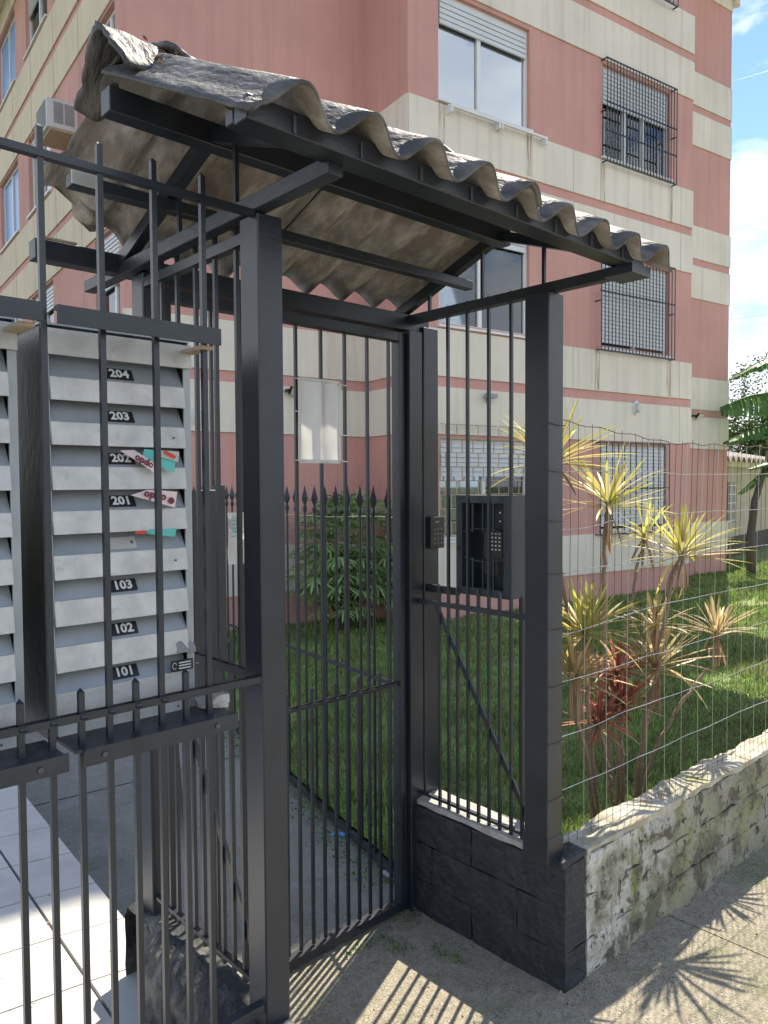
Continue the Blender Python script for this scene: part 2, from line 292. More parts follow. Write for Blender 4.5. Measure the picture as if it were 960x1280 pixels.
def rough_block(x0, x1, y0, y1, z0, z1, amp, fr, nx, ny, nzz, fn=None, seed=0, rnd=0.0):
    """box with subdivided displaced skin; fn maps local to final position"""
    bm = bmesh.new(); gx = [x0+(x1-x0)*i/nx for i in range(nx+1)]; gy = [y0+(y1-y0)*i/ny for i in range(ny+1)]; gz = [z0+(z1-z0)*i/nzz for i in range(nzz+1)]
    mb = MB(); idx = {}
    cx, cy, cz = (x0+x1)/2, (y0+y1)/2, (z0+z1)/2
    def V(i, j, k):
        key = (i, j, k)
        if key not in idx:
            p = Vector((gx[i], gy[j], gz[k])); q = p.copy()
            ex = (i in (0, nx)) + (j in (0, ny)) + (k in (0, nzz))
            if rnd and ex >= 2:
                q.x += (cx-q.x)/abs(cx-q.x+1e-9)*rnd*(i in (0, nx)); q.y += (cy-q.y)/abs(cy-q.y+1e-9)*rnd*(j in (0, ny)); q.z += (cz-q.z)/abs(cz-q.z+1e-9)*rnd*(k in (0, nzz))
            d = amp*nz(p, fr, seed) + amp*0.5*nz(p, fr*2.7, seed+5)
            n = Vector(((i == nx)-(i == 0), (j == ny)-(j == 0), (k == nzz)-(k == 0)))
            if n.length: n.normalize()
            q += n*d
            idx[key] = len(mb.v); mb.v.append(tuple(fn(q) if fn else q))
        return idx[key]
    def F(*k): mb.f.append(k); mb.mi.append(0)
    for i in range(nx):
        for k in range(nzz):
            F(V(i,0,k), V(i+1,0,k), V(i+1,0,k+1), V(i,0,k+1)); F(V(i+1,ny,k), V(i,ny,k), V(i,ny,k+1), V(i+1,ny,k+1))
        for j in range(ny):
            F(V(i,j,nzz), V(i+1,j,nzz), V(i+1,j+1,nzz), V(i,j+1,nzz)); F(V(i,j+1,0), V(i+1,j+1,0), V(i+1,j,0), V(i,j,0))
    for j in range(ny):
        for k in range(nzz):
            F(V(nx,j,k), V(nx,j+1,k), V(nx,j+1,k+1), V(nx,j,k+1)); F(V(0,j+1,k), V(0,j,k), V(0,j,k+1), V(0,j+1,k+1))
    bm.free(); return mb
def text_mb(txt, size, extr=0.0006):
    """lettering as a mesh in its own plane: x right, y up"""
    c = bpy.data.curves.new('txt', 'FONT'); c.body = txt; c.size = size; c.extrude = extr; c.align_x = 'CENTER'; c.align_y = 'CENTER'; c.resolution_u = 2; c.offset = size*0.03
    o = bpy.data.objects.new('txt', c); COL.objects.link(o); dg = bpy.context.evaluated_depsgraph_get(); me = bpy.data.meshes.new_from_object(o.evaluated_get(dg))
    v = [tuple(x.co) for x in me.vertices]; f = [tuple(p.vertices) for p in me.polygons]
    bpy.data.objects.remove(o); bpy.data.curves.remove(c); bpy.data.meshes.remove(me); return v, f
def put_text(txt, size, org, ux, uy, extr=0.0006):
    v, f = text_mb(txt, size, extr); org = Vector(org); ux = Vector(ux).normalized(); uy = Vector(uy).normalized(); n = ux.cross(uy)
    return MB().add([org + ux*a + uy*b + n*c for a, b, c in v], f)

# ================================================================== SETTING
def poly_sheet(name, pts, z, m, kind='structure', sub=None):
    mb = MB(); mb.add([(x, y, z) for x, y in pts], [tuple(range(len(pts)))]); return mb.build(name, m, kind=kind)
poly_sheet('ground', [(-300, -300), (300, -300), (300, 300), (-300, 300)], -0.16, SOIL)
poly_sheet('road', [(-60, -9), (60, -9), (60, -1.4), (-60, -1.4)], -0.145, BOUNCE)  # unseen road surface, lightened to brighten the building by bounce
FLY = lambda s: (2.06+0.258*s, 2.145+0.966*s)          # line of the garden railing along the path
# pavement slabs (joints run across the pavement)
side = MB().box(-12, 30, -1.4, 2.0, -0.15, -0.012).build('pavement', CONC, kind='structure')
xs = [-12, -7, -4.2, -1.9, 0.42, 2.66, 4.9, 7.2, 9.5, 12, 16, 30]
for a, b in zip(xs[:-1], xs[1:]):
    nx = max(6, int((b-a)/0.12)) if (0 <= a < 6) else 4
    rough_block(a+0.004, b-0.005, -1.4, 1.42, -0.05, 0.0, 0.004, 2.3, nx, max(6, 20 if 0 <= a < 6 else 4), 1, seed=3).build('paving_slab', CONC, side)
# garden path of concrete slabs inside the gate
path = MB().add([(1.0, 1.42, -0.02), (2.02, 1.42, -0.02), (2.06, 2.1, -0.02), (*FLY(3), -0.02), (*FLY(6.2), -0.02), (1.7, 8.4, -0.02), (1.02, 2.2, -0.02)], [(0, 1, 2, 3, 4, 5, 6)]).build('garden_path', PATHC, kind='structure')
def pathslab(y0, y1, sk0, sk1):
    def f(u, v):
        y = y0+(y1-y0)*v; xl = 0.98 + max(0, y-2.2)*0.075; xr = 2.03 if y < 2.14 else FLY((y-2.145)/0.966)[0]+0.01
        x = xl+(xr-xl)*u; yy = y + (sk0*(1-v)+sk1*v)*(u-0.5); return (x, yy, 0.0+0.003*nz((x*2, yy*2, 0)))
    n = max(3, int((y1-y0)/0.15)); mb = MB().grid(f, 8, n)
    m0 = len(mb.v); return mb
for a, b, s0, s1 in ((1.42, 2.05, 0, 0), (2.056, 3.92, 0, -0.13), (3.93, 5.8, -0.13, -0.13), (5.81, 7.9, -0.13, -0.1)):
    pathslab(a, b, s0, s1).build('path_slab', CONC if a < 2 else PATHC, path)
# raised tiled terrace, left of the path
ter = MB().add([(-6, 1.35, 0.165), (1.035, 1.35, 0.165), (1.035, 2.4, 0.165), (1.26, 5.6, 0.165), (1.5, 9, 0.165), (-6, 9, 0.165), (-6, 1.35, -0.1), (1.035, 1.35, -0.1), (1.035, 2.4, -0.1), (1.26, 5.6, -0.1), (1.5, 9, -0.1), (-6, 9, -0.1)],
     [(0, 1, 2, 3, 4, 5), (1, 7, 8, 2), (2, 8, 9, 3), (3, 9, 10, 4), (0, 6, 7, 1)]).build('tiled_terrace', GROUT, kind='structure')
def edge_x(y): return 1.035 + max(0, y-2.4)*0.07
TA = R(-8.5)
tile_n = 0
for j in range(-1, 17):
    for i in range(-6, 2):
        # tile rows turned a little from the street line; broken against the terrace edge
        w, h, g = 0.31, 0.292, 0.003
        if i == 1: g2 = 0.006
        u0 = i*w; u1 = u0+w; v0 = j*h; v1 = v0+h
        def P(u, v):
            cx, cy = 0.790, 1.585
            return (cx + u*math.cos(TA) - v*math.sin(TA)*0.35, cy + u*math.sin(TA) + v*math.cos(TA))
        pts = [P(u0+g+(0.004 if i == 0 else 0), v0+g), P(u1-g, v0+g), P(u1-g, v1-g), P(u0+g+(0.004 if i == 0 else 0), v1-g)]
        if pts[0][1] < 1.3 and pts[2][1] < 1.45: continue
        pts = [(min(x, edge_x(y)), y) for x, y in pts]
        if pts[1][0]-pts[0][0] < 0.02: continue
        z0, z1 = 0.166, 0.18 + random.uniform(-0.0008, 0.0008)
        if tile_n < 290:
            MB().hexa([(x, y, z0) for x, y in pts] + [(x, y, z1) for x, y in pts]).build('floor_tile', TILE, ter); tile_n += 1
# lawn soil sheet
def zl(x, y):
    t = max(0, min(1, (y-1.4)/5.0)); return 0.085*(1-t) + 0.0*t + 0.012*nz((x, y, 0), 1.1)
def lawn_f(u, v):
    y = 1.42 + 7.0*v; xl = (2.14 if y < 2.145 else FLY((y-2.145)/0.966)[0]+0.02); x = xl + (26-xl)*u**1.4; return (x, y, zl(x, y)-0.01)
MB().grid(lawn_f, 60, 40).build('lawn_soil', THATCH, kind='structure', smooth=True)
def lawn_grass():
    """individual grass blades, denser near the railing where they can be told apart"""
    N = 165000; pts = []
    a = rng.random((N*2, 2)); y = 1.44 + 6.4*a[:, 1]**1.55; xl = np.where(y < 2.145, 2.14, 2.06+0.267*(y-2.145)+0.02)
    x = xl + (16-xl)*a[:, 0]**1.5
    ba = R(9.0); u = x*np.cos(ba)-y*np.sin(ba); v = x*np.sin(ba)+y*np.cos(ba)
    ok = ~(((u > 4.95) & (u < 10.35) & (v > 6.98)) | ((v > 7.86))) | ((u > 12.8) & (v < 12))
    x, y = x[ok], y[ok]; bare = np.array([mnoise.noise(Vector((float(p)*0.9+3, float(q)*0.9, 0))) + 0.35*mnoise.noise(Vector((float(p)*7, float(q)*7, 1))) for p, q in zip(x, y)]) > 0.30 + 0.25*rng.random(len(x))
    bare |= np.hypot(x-2.95, y-4.3) < 0.22*rng.random(len(x))+0.1
    x, y = x[~bare][:N], y[~bare][:N]; n = len(x)
    t = np.clip((y-1.4)/5, 0, 1); z = 0.085*(1-t) - 0.012
    d = np.hypot(x, y); clump = np.array([mnoise.noise(Vector((float(p)*2.2, float(q)*2.2, 0))) for p, q in zip(x, y)])
    h = (0.030+0.038*rng.random(n))*(1+0.9*clump); w = 0.0028+0.0011*d; ang = rng.random(n)*2*np.pi
    lean = (0.2+0.7*rng.random(n))*h; la = rng.random(n)*2*np.pi
    bx, by = np.cos(ang)*w/2, np.sin(ang)*w/2; lx, ly = np.cos(la)*lean, np.sin(la)*lean
    V = np.empty((n, 5, 3)); V[:, 0] = np.c_[x-bx, y-by, z]; V[:, 1] = np.c_[x+bx, y+by, z]
    V[:, 2] = np.c_[x+bx*.8+lx*.4, y+by*.8+ly*.4, z+h*.6]; V[:, 3] = np.c_[x-bx*.8+lx*.4, y-by*.8+ly*.4, z+h*.6]; V[:, 4] = np.c_[x+lx, y+ly, z+h*0.95]
    me = bpy.data.meshes.new('grass'); me.vertices.add(n*5); me.vertices.foreach_set('co', V.ravel())
    base = np.arange(n)*5; q = np.stack([base, base+1, base+2, base+3], 1); tr = np.stack([base+3, base+2, base+4], 1)
    me.loops.add(n*7); li = np.concatenate([q, tr], 1).ravel(); me.loops.foreach_set('vertex_index', li)
    me.polygons.add(n*2); st = np.stack([np.arange(n)*7, np.arange(n)*7+4], 1).ravel(); me.polygons.foreach_set('loop_start', st)
    me.update(calc_edges=True); me.validate(); me.materials.append(GRASS)
    o = bpy.data.objects.new('grass', me); COL.objects.link(o); tag(o, 'mown green lawn grass between the low wall and the pink building', 'grass', kind='stuff')
lawn_grass()
def leaf_scatter(name, m, spots, n, size, label, cat, hz=0.03):
    mb = MB()
    for cx, cy, rx, ry, z in spots:
        for _ in range(n):
            a = random.random()*6.28; r = random.random()**0.6; x = cx+math.cos(a)*r*rx; y = cy+math.sin(a)*r*ry; zz = z+random.random()*hz
            d = Vector((random.uniform(-1, 1), random.uniform(-1, 1), random.uniform(0.0, 0.9))).normalized(); s = size*random.uniform(.5, 1.3)
            sd_ = d.cross(Vector((random.uniform(-1, 1), random.uniform(-1, 1), 1))).normalized(); p = Vector((x, y, zz))
            mb.add([p, p+d*s*.5+sd_*s*.28, p+d*s, p+d*s*.5-sd_*s*.28], [(0, 1, 2, 3)])
    o = mb.build(name, m, kind='stuff'); return tag(o, label, cat)
sp_w = [(*FLY(s), 0.10+0.05*random.random(), 0.10, 0.01) for s in np.arange(0.1, 3.4, 0.14)]
sp_w = [(x-0.07, y, a, b, c) for x, y, a, b, c in sp_w]
leaf_scatter('path_weeds', WEED, sp_w, 60, 0.020, 'small green weeds along the foot of the garden railing', 'weeds')
leaf_scatter('gate_weeds', WEED, [(1.93, 1.98, 0.06, 0.09, 0), (1.78, 1.86, 0.05, 0.05, 0), (1.88, 1.72, 0.03, 0.08, 0), (1.72, 1.95, .12, .02, 0)], 90, 0.011, 'patch of weeds growing in the crack under the gate', 'weeds', 0.015)
leaf_scatter('leaf_litter', DRY, [(2.6, 1.27, .9, .04, 0), (1.5, 1.6, .5, .25, 0), (3.3, 0.95, .9, .25, 0), (0.7, 2.6, .3, .6, .18), (1.6, 3.0, .4, .9, 0), (1.99, 2.02, 0.05, 0.06, 0), (2.35, 1.31, 0.6, 0.04, 0), (2.1, 1.31, .3, .05, 0), (2.25, 2.9, .08, .35, 0.02)], 34, 0.012, 'dry leaf crumbs along the foot of the walls', 'leaf litter', 0.008)

# ================================================================== LOW WALLS
def wy(x): return 1.33 - 0.034*(x-2.12)
def wallfn(q): return Vector((q.x, q.y + wy(q.x) - 1.33, q.z))
wall = thing('garden_wall', 'low whitewashed block wall stained by moss along the pavement', 'wall', (2.12, 1.33, 0))
zc = [-0.05, 0.125, 0.268, 0.405]
bn = 0
for c in range(3):
    x = 2.125 + (0, -0.19, -0.05)[c]
    while x < 13:
        x0 = max(x, 2.125); x1 = min(x+0.39, 13.2)
        if x1-x0 > 0.06:
            near = x0 < 4.6; yo = random.uniform(-0.0015, 0.0015)
            rough_block(x0+0.0005, x1-0.0008, 1.33+yo, 1.44, zc[c]+0.0006, zc[c+1]-0.0012, 0.013, 10, 26 if near else 3, 3 if near else 1, 10 if near else 2, wallfn, seed=2.1, rnd=0.001).build('block', WALLW, wall, smooth=False); bn += 1
        x = x+0.39
x = 2.125
while x < 13:
    L_ = random.uniform(0.3, 0.7); near = x < 5
    rough_block(x, x+L_-0.002, 1.326, 1.455, 0.400, 0.430, 0.014, 7, 22 if near else 4, 5 if near else 2, 1, wallfn, seed=x, rnd=0.004).build('mortar_cap', WALLT, wall); x += L_
pier = thing('black_side_wall', 'low black painted block wall beside the gate with pale bare top', 'wall', (2.0, 1.33, 0))
for c in range(3):
    y = 1.33 - (0.0, 0.2, 0.0)[c]
    while y < 2.06:
        y0 = max(y, 1.33); y1 = min(y+0.39, 2.08)
        if y1-y0 > 0.05: rough_block(2.0+random.uniform(-.002, .002), 2.12, y0+0.0004, y1-0.0004, zc[c]+0.0004, zc[c+1]-0.0004, 0.007, 11, 4, 20, 9, seed=1.3, rnd=0.0008).build('block', BLKW, pier); bn += 1
        y += 0.39
rough_block(2.0, 2.135, 1.335, 2.08, 0.404, 0.432, 0.006, 8, 6, 26, 1, seed=2.2, rnd=0.004).build('mortar_cap', CAPG, pier)
rough_block(1.975, 2.12, 1.322, 1.40, 0.41, 0.437, 0.006, 9, 6, 5, 1, seed=4.2, rnd=0.004).build('painted_corner', BLKW, pier)
blk = thing('black_gate_plinth', 'lumpy black painted concrete plinth under the left gate posts', 'plinth', (0.93, 1.7, 0))
def plf(q):
    k = max(0, (q.y-1.9))*0.5; zz = q.z - (0.06*max(0, (0.92-q.x)/0.08)*max(0, (q.z-.3)/.1)); return Vector((q.x + (k if q.x < 0.9 else 0), q.y, zz))
rough_block(0.862, 0.995, 1.30, 2.12, -0.05, 0.402, 0.016, 6, 8, 30, 12, plf, seed=9, rnd=0.014).build('plinth_body', WORNB, blk)
tag(rough_block(-3, 0.86, 1.33, 1.46, -0.05, 0.402, 0.006, 8, 30, 4, 8, seed=1.5, rnd=0.005).build('street_fence_base', BLKW), 'low black wall carrying the street railing on the left', 'wall')

# ================================================================== GATE SHELTER
PCOL = [0.92, 0.985]
sh = thing('gate_shelter', 'black steel entrance shelter with a small corrugated pitched roof', 'shelter', (0.95, 1.4, 0))
B(0.92, 0.985, 1.388, 1.460, 0.38, 2.206).build('post', PAINT, sh, bevel=0.003, label='near left post of the shelter')
B(1.95, 2.030, 1.362, 1.452, 0.50, 2.206).build('post', PAINT, sh, bevel=0.003, label='near right post standing on the low wall')
B(1.946, 2.034, 1.358, 1.456, 0.425, 0.503).build('post_sleeve', PAINT, sh, bevel=0.003)
B(0.94, 1.005, 1.985, 2.055, 0.33, 2.206).build('post', PAINT, sh, bevel=0.003, label='far left post beside the letterboxes')
B(2.045, 2.125, 1.985, 2.075, 0.0, 2.206).build('post', PAINT, sh, bevel=0.003, label='hinge post with the keypad')
B(1.975, 2.043, 1.99, 2.07, 0.0, 2.186).build('post_inner', PAINT, sh, bevel=0.002)
# horizontal frame
B(0.915, 0.950, 1.135, 2.33, 2.210, 2.245).build('side_beam', PAINT2, sh, bevel=0.002)
B(1.982, 2.017, 1.135, 2.03, 2.210, 2.242).build('side_beam', PAINT2, sh, bevel=0.002)
B(0.705, 2.017, 1.090, 1.132, 2.230, 2.272).build('front_beam', PAINT, sh, bevel=0.002)
B(0.705, 2.02, 1.134, 1.160, 2.236, 2.262).build('front_beam', PAINT, sh, bevel=0.002)
B(1.95, 2.05, 1.086, 1.175, 2.206, 2.232).build('corner_plate', PAINT, sh)
B(0.96, 2.09, 2.00, 2.045, 2.186, 2.245).build('lintel', PAINT, sh, bevel=0.002)
B(0.69, 2.10, 2.075, 2.125, 2.215, 2.268).build('eave_purlin', PAINT2, sh, bevel=0.002)
B(0.71, 0.80, 2.078, 2.122, 2.270, 2.276).build('paint_bare_patch', WOOD, sh)
B(0.675, 2.09, 1.78, 1.815, 2.312, 2.342).build('mid_purlin', PAINT2, sh, bevel=0.002)
B(0.675, 0.735, 1.776, 1.783, 2.316, 2.346).build('paint_bare_patch', PAPER, sh)
B(0.68, 2.04, 1.575, 1.62, 2.408, 2.462).build('ridge_beam', PAINT, sh, bevel=0.002)
for x in (0.93, 2.0):
    MB().bar((x, 1.60, 2.435), (x, 2.10, 2.245), 0.03, 0.035).build('rafter', PAINT, sh)
    MB().bar((x, 1.59, 2.435), (x, 1.11, 2.265), 0.03, 0.03).build('rafter', PAINT, sh)
for x, y, z1 in ((0.935, 1.76, 2.36), (0.935, 1.495, 2.42), (0.935, 2.015, 2.29), (2.0, 1.91, 2.32), (2.0, 1.664, 2.42), (2.0, 1.415, 2.38)):
    B(x-0.005, x+0.005, y-0.005, y+0.005, 2.24, z1).build('upright_rod', PAINT, sh)
for x in (0.80, 0.955, 1.115, 1.27, 1.43, 1.585, 1.745, 1.90):
    B(x-0.003, x+0.003, 1.086, 1.090, 2.232, 2.262).build('hook_bolt', BOLT, sh)
# corrugated sheets
def corr(x0, x1, ya, za, yb, zb, amp, t, ph, jag=None, nx=None, nyy=10, dz=0.0, skirt=None):
    """corrugated sheet with thickness running from eave a to ridge b"""
    nx = nx or int((x1-x0)/0.158*16); top = []; mb = MB()
    sl = Vector((0, yb-ya, zb-za)); n = Vector((0, -(zb-za), (yb-ya)));
    if n.z < 0: n = -n
    n.normalize()
    def P(u, v, s):
        x = x0+(x1-x0)*u
        if jag: x, v = jag(x, u, v)
        w = amp*math.cos(2*math.pi*(x-ph)/0.158); c = Vector((x, ya+(yb-ya)*v, za+(zb-za)*v+dz))
        if skirt and x < skirt: w = -amp*0.75; c.z -= (skirt-x)*0.95
        return c + n*(w + s*t/2 + 0.0022*nz((x, v*3, s), 9))
    A = [[P(i/nx, j/nyy, 1) for i in range(nx+1)] for j in range(nyy+1)]; Bm = [[P(i/nx, j/nyy, -1) for i in range(nx+1)] for j in range(nyy+1)]
    vs = [p for r in A for p in r] + [p for r in Bm for p in r]; o = (nx+1)*(nyy+1); up_ = (yb-ya) > 0
    def q(*k): mb.f.append(k if up_ else k[::-1])
    mb.v = [tuple(v) for v in vs]
    for j in range(nyy):
        for i in range(nx):
            a = j*(nx+1)+i
            q(a, a+1, a+nx+2, a+nx+1); mb.mi.append(0); q(o+a+nx+1, o+a+nx+2, o+a+1, o+a); mb.mi.append(1)
    for i in range(nx):
        q(i, o+i, o+i+1, i+1); mb.mi.append(0); a = nyy*(nx+1)+i; q(a+1, o+a+1, o+a, a); mb.mi.append(0)
    for j in range(nyy):
        a = j*(nx+1); q(a+nx+1, o+a+nx+1, o+a, a); mb.mi.append(0); b = a+nx; q(b, o+b, o+b+nx+1, b+nx+1); mb.mi.append(0)
    return mb
AMP = 0.027
corr(0.684, 1.46, 1.035, 2.262, 1.615, 2.553, AMP, 0.007, 0.78, skirt=0.712).build('roof_sheet', [FIBRO, FIBRO_IN], sh, smooth=True)
corr(1.385, 2.128, 1.045, 2.256, 1.615, 2.542, AMP, 0.007, 0.777).build('roof_sheet', [FIBRO, FIBRO_IN], sh, smooth=True)
def jagl(x, u, v):
    # broken left edge of the rear slope
    e = 0.70 + 0.17*max(0, (0.35-v)/0.35)**1.3 - 0.05*math.exp(-((v-0.38)/0.10)**2) + 0.012*math.sin(v*40)
    return (e + (x-0.70)*(1.46-e)/(1.46-0.70), v + (0.05*math.sin(x*19)*max(0, 1-v*4)))
corr(0.700, 1.46, 2.145, 2.318, 1.59, 2.532, AMP, 0.007, 0.74, jag=jagl, nyy=16).build('roof_sheet', [FIBRO, FIBRO_IN], sh, smooth=True)
corr(1.39, 2.105, 2.14, 2.312, 1.59, 2.524, AMP, 0.007, 0.74).build('roof_sheet', [FIBRO, FIBRO_IN], sh, smooth=True)
# ridge caps: thick folded, weather-crumbled pieces
def ridge_piece(x0, x1, half, zt, drop, amp, seed, th=0.014):
    def f(u, v, s):
        x = x0+(x1-x0)*u; a = (v-0.5)*2; y = 1.605 + a*half; z = zt - drop*abs(a)**1.35 + 0.010*math.cos(2*math.pi*(x-0.78)/0.158)*(abs(a))
        d = amp*nz((x*1.0, y, z), 16, seed) + amp*0.6*nz((x, y, z), 41, seed); return Vector((x + amp*1.2*nz((v*5, x, 0), 3, seed), y+d*0.6, z+d+s))
    mb = MB(); mb.grid(lambda u, v: f(u, v, th/2), 14, 18); mb.grid(lambda u, v: f(u, v, -th/2), 14, 18, flip=True)
    n = 15*19
    for j in range(18):
        a = j*15; b = a+14; mb.f.append((a, a+15, n+a+15, n+a)); mb.f.append((b+15, b, n+b, n+b+15)); mb.mi += [0, 0]
    for i in range(14):
        a = i; b = 18*15+i; mb.f.append((a+1, a, n+a, n+a+1)); mb.f.append((b, b+1, n+b+1, n+b)); mb.mi += [0, 0]
    return mb
ridge_piece(0.668, 0.80, 0.125, 2.588, 0.115, 0.012, 1.1, 0.015).build('ridge_cap', FIBRO, sh, smooth=True, label='crumpled broken end piece of the ridge cap')
for x0, x1, zt, sd_ in ((0.79, 1.16, 2.590, 2), (1.15, 1.5, 2.585, 3), (1.49, 1.80, 2.588, 4)):
    ridge_piece(x0, x1, 0.11, zt, 0.055, 0.010, sd_).build('ridge_cap', FIBRO, sh, smooth=True)
ridge_piece(1.73, 1.86, 0.06, 2.640, 0.05, 0.028, 7, 0.02).build('ridge_cap', FIBRO, sh, smooth=True, label='crumbled lump of the ridge cap')
ridge_piece(1.84, 2.06, 0.08, 2.610, 0.05, 0.018, 8).build('ridge_cap', FIBRO, sh, smooth=True)
deb = MB()
for _ in range(260):
    x = random.uniform(0.72, 2.05); v = random.random(); p = Vector((x, 1.60+random.uniform(-0.16, 0.03), 0)); p.z = 2.553-(1.615-p.y)*0.5+AMP*math.cos(2*math.pi*(x-0.78)/0.158)+0.008 if p.y < 1.6 else 2.60
    d = Vector((random.uniform(-1, 1), random.uniform(-1, 1), random.uniform(-.1, .5))).normalized()*random.uniform(.006, .02); s_ = d.cross(Vector((0, .3, 1))).normalized()*0.004
    deb.add([p, p+d*.5+s_, p+d, p+d*.5-s_], [(0, 1, 2, 3)])
tag(deb.build('roof_debris', DRY, kind='stuff'), 'dry twigs and leaf bits caught along the shelter roof ridge', 'debris')

# ================================================================== RAILINGS
def spiked_bar(w, z0, z1, tip):
    """square bar with a slanted cut tip, at the origin"""
    h = w/2; mb = MB(); v = [(-h,-h,z0),(h,-h,z0),(h,h,z0),(-h,h,z0),(-h,-h,z1-tip),(h,-h,z1-tip),(h,h,z1-tip),(-h,h,z1-tip),(0,h*.6,z1)]
    mb.add(v, [(0,3,2,1),(0,1,5,4),(1,2,6,5),(2,3,7,6),(3,0,4,7),(4,5,8),(5,6,8),(6,7,8),(7,4,8)]); return mb
sf = thing('street_railing', 'tall black street railing in front of the letterboxes', 'railing', (0.5, 1.42, 0.4))
x = 0.901; k = 0; xs_ = []
protoT = spiked_bar(0.0108, 0, 1.875, 0.008); protoS = spiked_bar(0.0108, 0, 0.860, 0.008)
def place_bars(parent, poss, mb, name, loc0):
    first = None; off = ORG[parent.name]
    for p in poss:
        if first is None:
            o = MB(); o.v = [(a+off.x, b+off.y, c+off.z) for a, b, c in mb.v]; o.f = mb.f; o.mi = mb.mi
            first = o.build(name, PAINT, parent); c = first
        else: c = first.copy(); COL.objects.link(c)
        c.location = Vector(p)-off
place_bars(sf, [(0.584-0.1065*i + (0.215 if False else 0), 1.405, 0.385) for i in range(-2, 16)], protoT, 'tall_bar', None)
place_bars(sf, [(0.637-0.1065*i, 1.405, 0.385) for i in range(-1, 16)], protoS, 'short_bar', None)
mb = MB().box(-1.2, 0.92, 1.392, 1.398, 1.185, 1.199)
for i in range(-2, 32):
    xx = 0.584-0.05325*i
    if xx < 0.9: mb.tube([(xx-0.006, 1.3925, 1.1925), (xx+0.0065, 1.3925, 1.1915)], [0.0045, 0.0055], 6)
mb.build('middle_rail', PAINT, sf)
B(-1.2, 0.92, 1.413, 1.419, 1.183, 1.197).build('middle_rail', PAINT, sf)
B(-1.2, 0.92, 1.396, 1.414, 2.199, 2.212).build('top_rail', PAINT, sf)
B(-1.2, 0.92, 1.394, 1.416, 0.44, 0.46).build('bottom_rail', PAINT, sf)
# side railings of the recess
def side_railing(xc, label, y_tall, y_short, extra_dark):
    t = thing('side_railing', label, 'railing', (xc, 1.7, 0.43))
    place_bars(t, [(xc, y, 0.43) for y in y_tall], spiked_bar(0.0098, 0, 1.83, 0.02), 'tall_bar', None)
    place_bars(t, [(xc, y, 0.43) for y in y_short], spiked_bar(0.0098, 0, 0.825, 0.012), 'short_bar', None)
    B(xc-0.010, xc-0.006, 1.45, 1.99, 1.172, 1.190).build('middle_rail', PAINT, t); B(xc+0.006, xc+0.010, 1.45, 1.99, 1.170, 1.188).build('middle_rail', PAINT, t)
    B(xc-0.008, xc+0.008, 1.45, 1.99, 0.448, 0.458).build('bottom_rail', PAINT, t)
    if extra_dark: B(xc-0.012, xc+0.012, 1.46, 1.985, 2.165, 2.190).build('top_rail', PAINT, t)
    MB().bar((xc+0.004, 1.905, 1.172), (xc+0.004, 1.465, 0.468), 0.008, 0.018).build('brace', PAINT, t)
    return t
side_railing(2.02, 'narrow black railing with a diagonal brace right of the gate', [1.84, 1.748, 1.653, 1.558], [1.885, 1.797, 1.70, 1.606, 1.512, 1.478], False)
side_railing(0.955, 'narrow black railing with a diagonal brace between the left posts', [1.90, 1.815, 1.72, 1.625, 1.53], [1.945, 1.86, 1.768, 1.672, 1.578, 1.49], True)

# ================================================================== GATE
gt = thing('entrance_gate', 'closed black barred pedestrian gate with a poster tied to it', 'gate', (1.49, 2.03, 0))
place_bars(gt, [(1.489+0.1045*i, 2.032, 0.045) for i in range(-3, 5)], spiked_bar(0.0098, 0, 2.10, 0.005), 'tall_bar', None)
place_bars(gt, [(1.437+0.1045*i, 2.032, 0.045) for i in range(-3, 6)], spiked_bar(0.0098, 0, 0.895, 0.012), 'short_bar', None)
B(1.012, 1.970, 2.012, 2.050, 0.008, 0.040).build('bottom_rail', PAINT, gt, bevel=0.001)
B(1.012, 1.970, 2.012, 2.050, 2.145, 2.178).build('top_rail', PAINT, gt, bevel=0.001)
B(1.012, 1.970, 2.021, 2.025, 0.866, 0.878).build('middle_rail', PAINT, gt); B(1.012, 1.970, 2.039, 2.043, 0.866, 0.878).build('middle_rail', PAINT, gt)
B(1.007, 1.037, 2.010, 2.052, 0.008, 2.178).build('stile', PAINT, gt, bevel=0.001); B(1.942, 1.972, 2.010, 2.052, 0.008, 2.178).build('stile', PAINT, gt, bevel=0.001)
lb = B(1.085, 1.162, 1.990, 2.010, 1.10, 1.605).build('lock_guard', PAINT, gt, bevel=0.001)
B(1.162, 1.20, 2.002, 2.022, 1.08, 1.618).build('lock_plate', PAINT, lb)
B(1.105, 1.16, 2.012, 2.055, 0.93, 1.09).build('lock_case', PAINT, lb)
MB().bar((1.045, 2.04, 0.87), (1.10, 2.04, 0.06), 0.006, 0.02).build('brace', PAINT, gt)

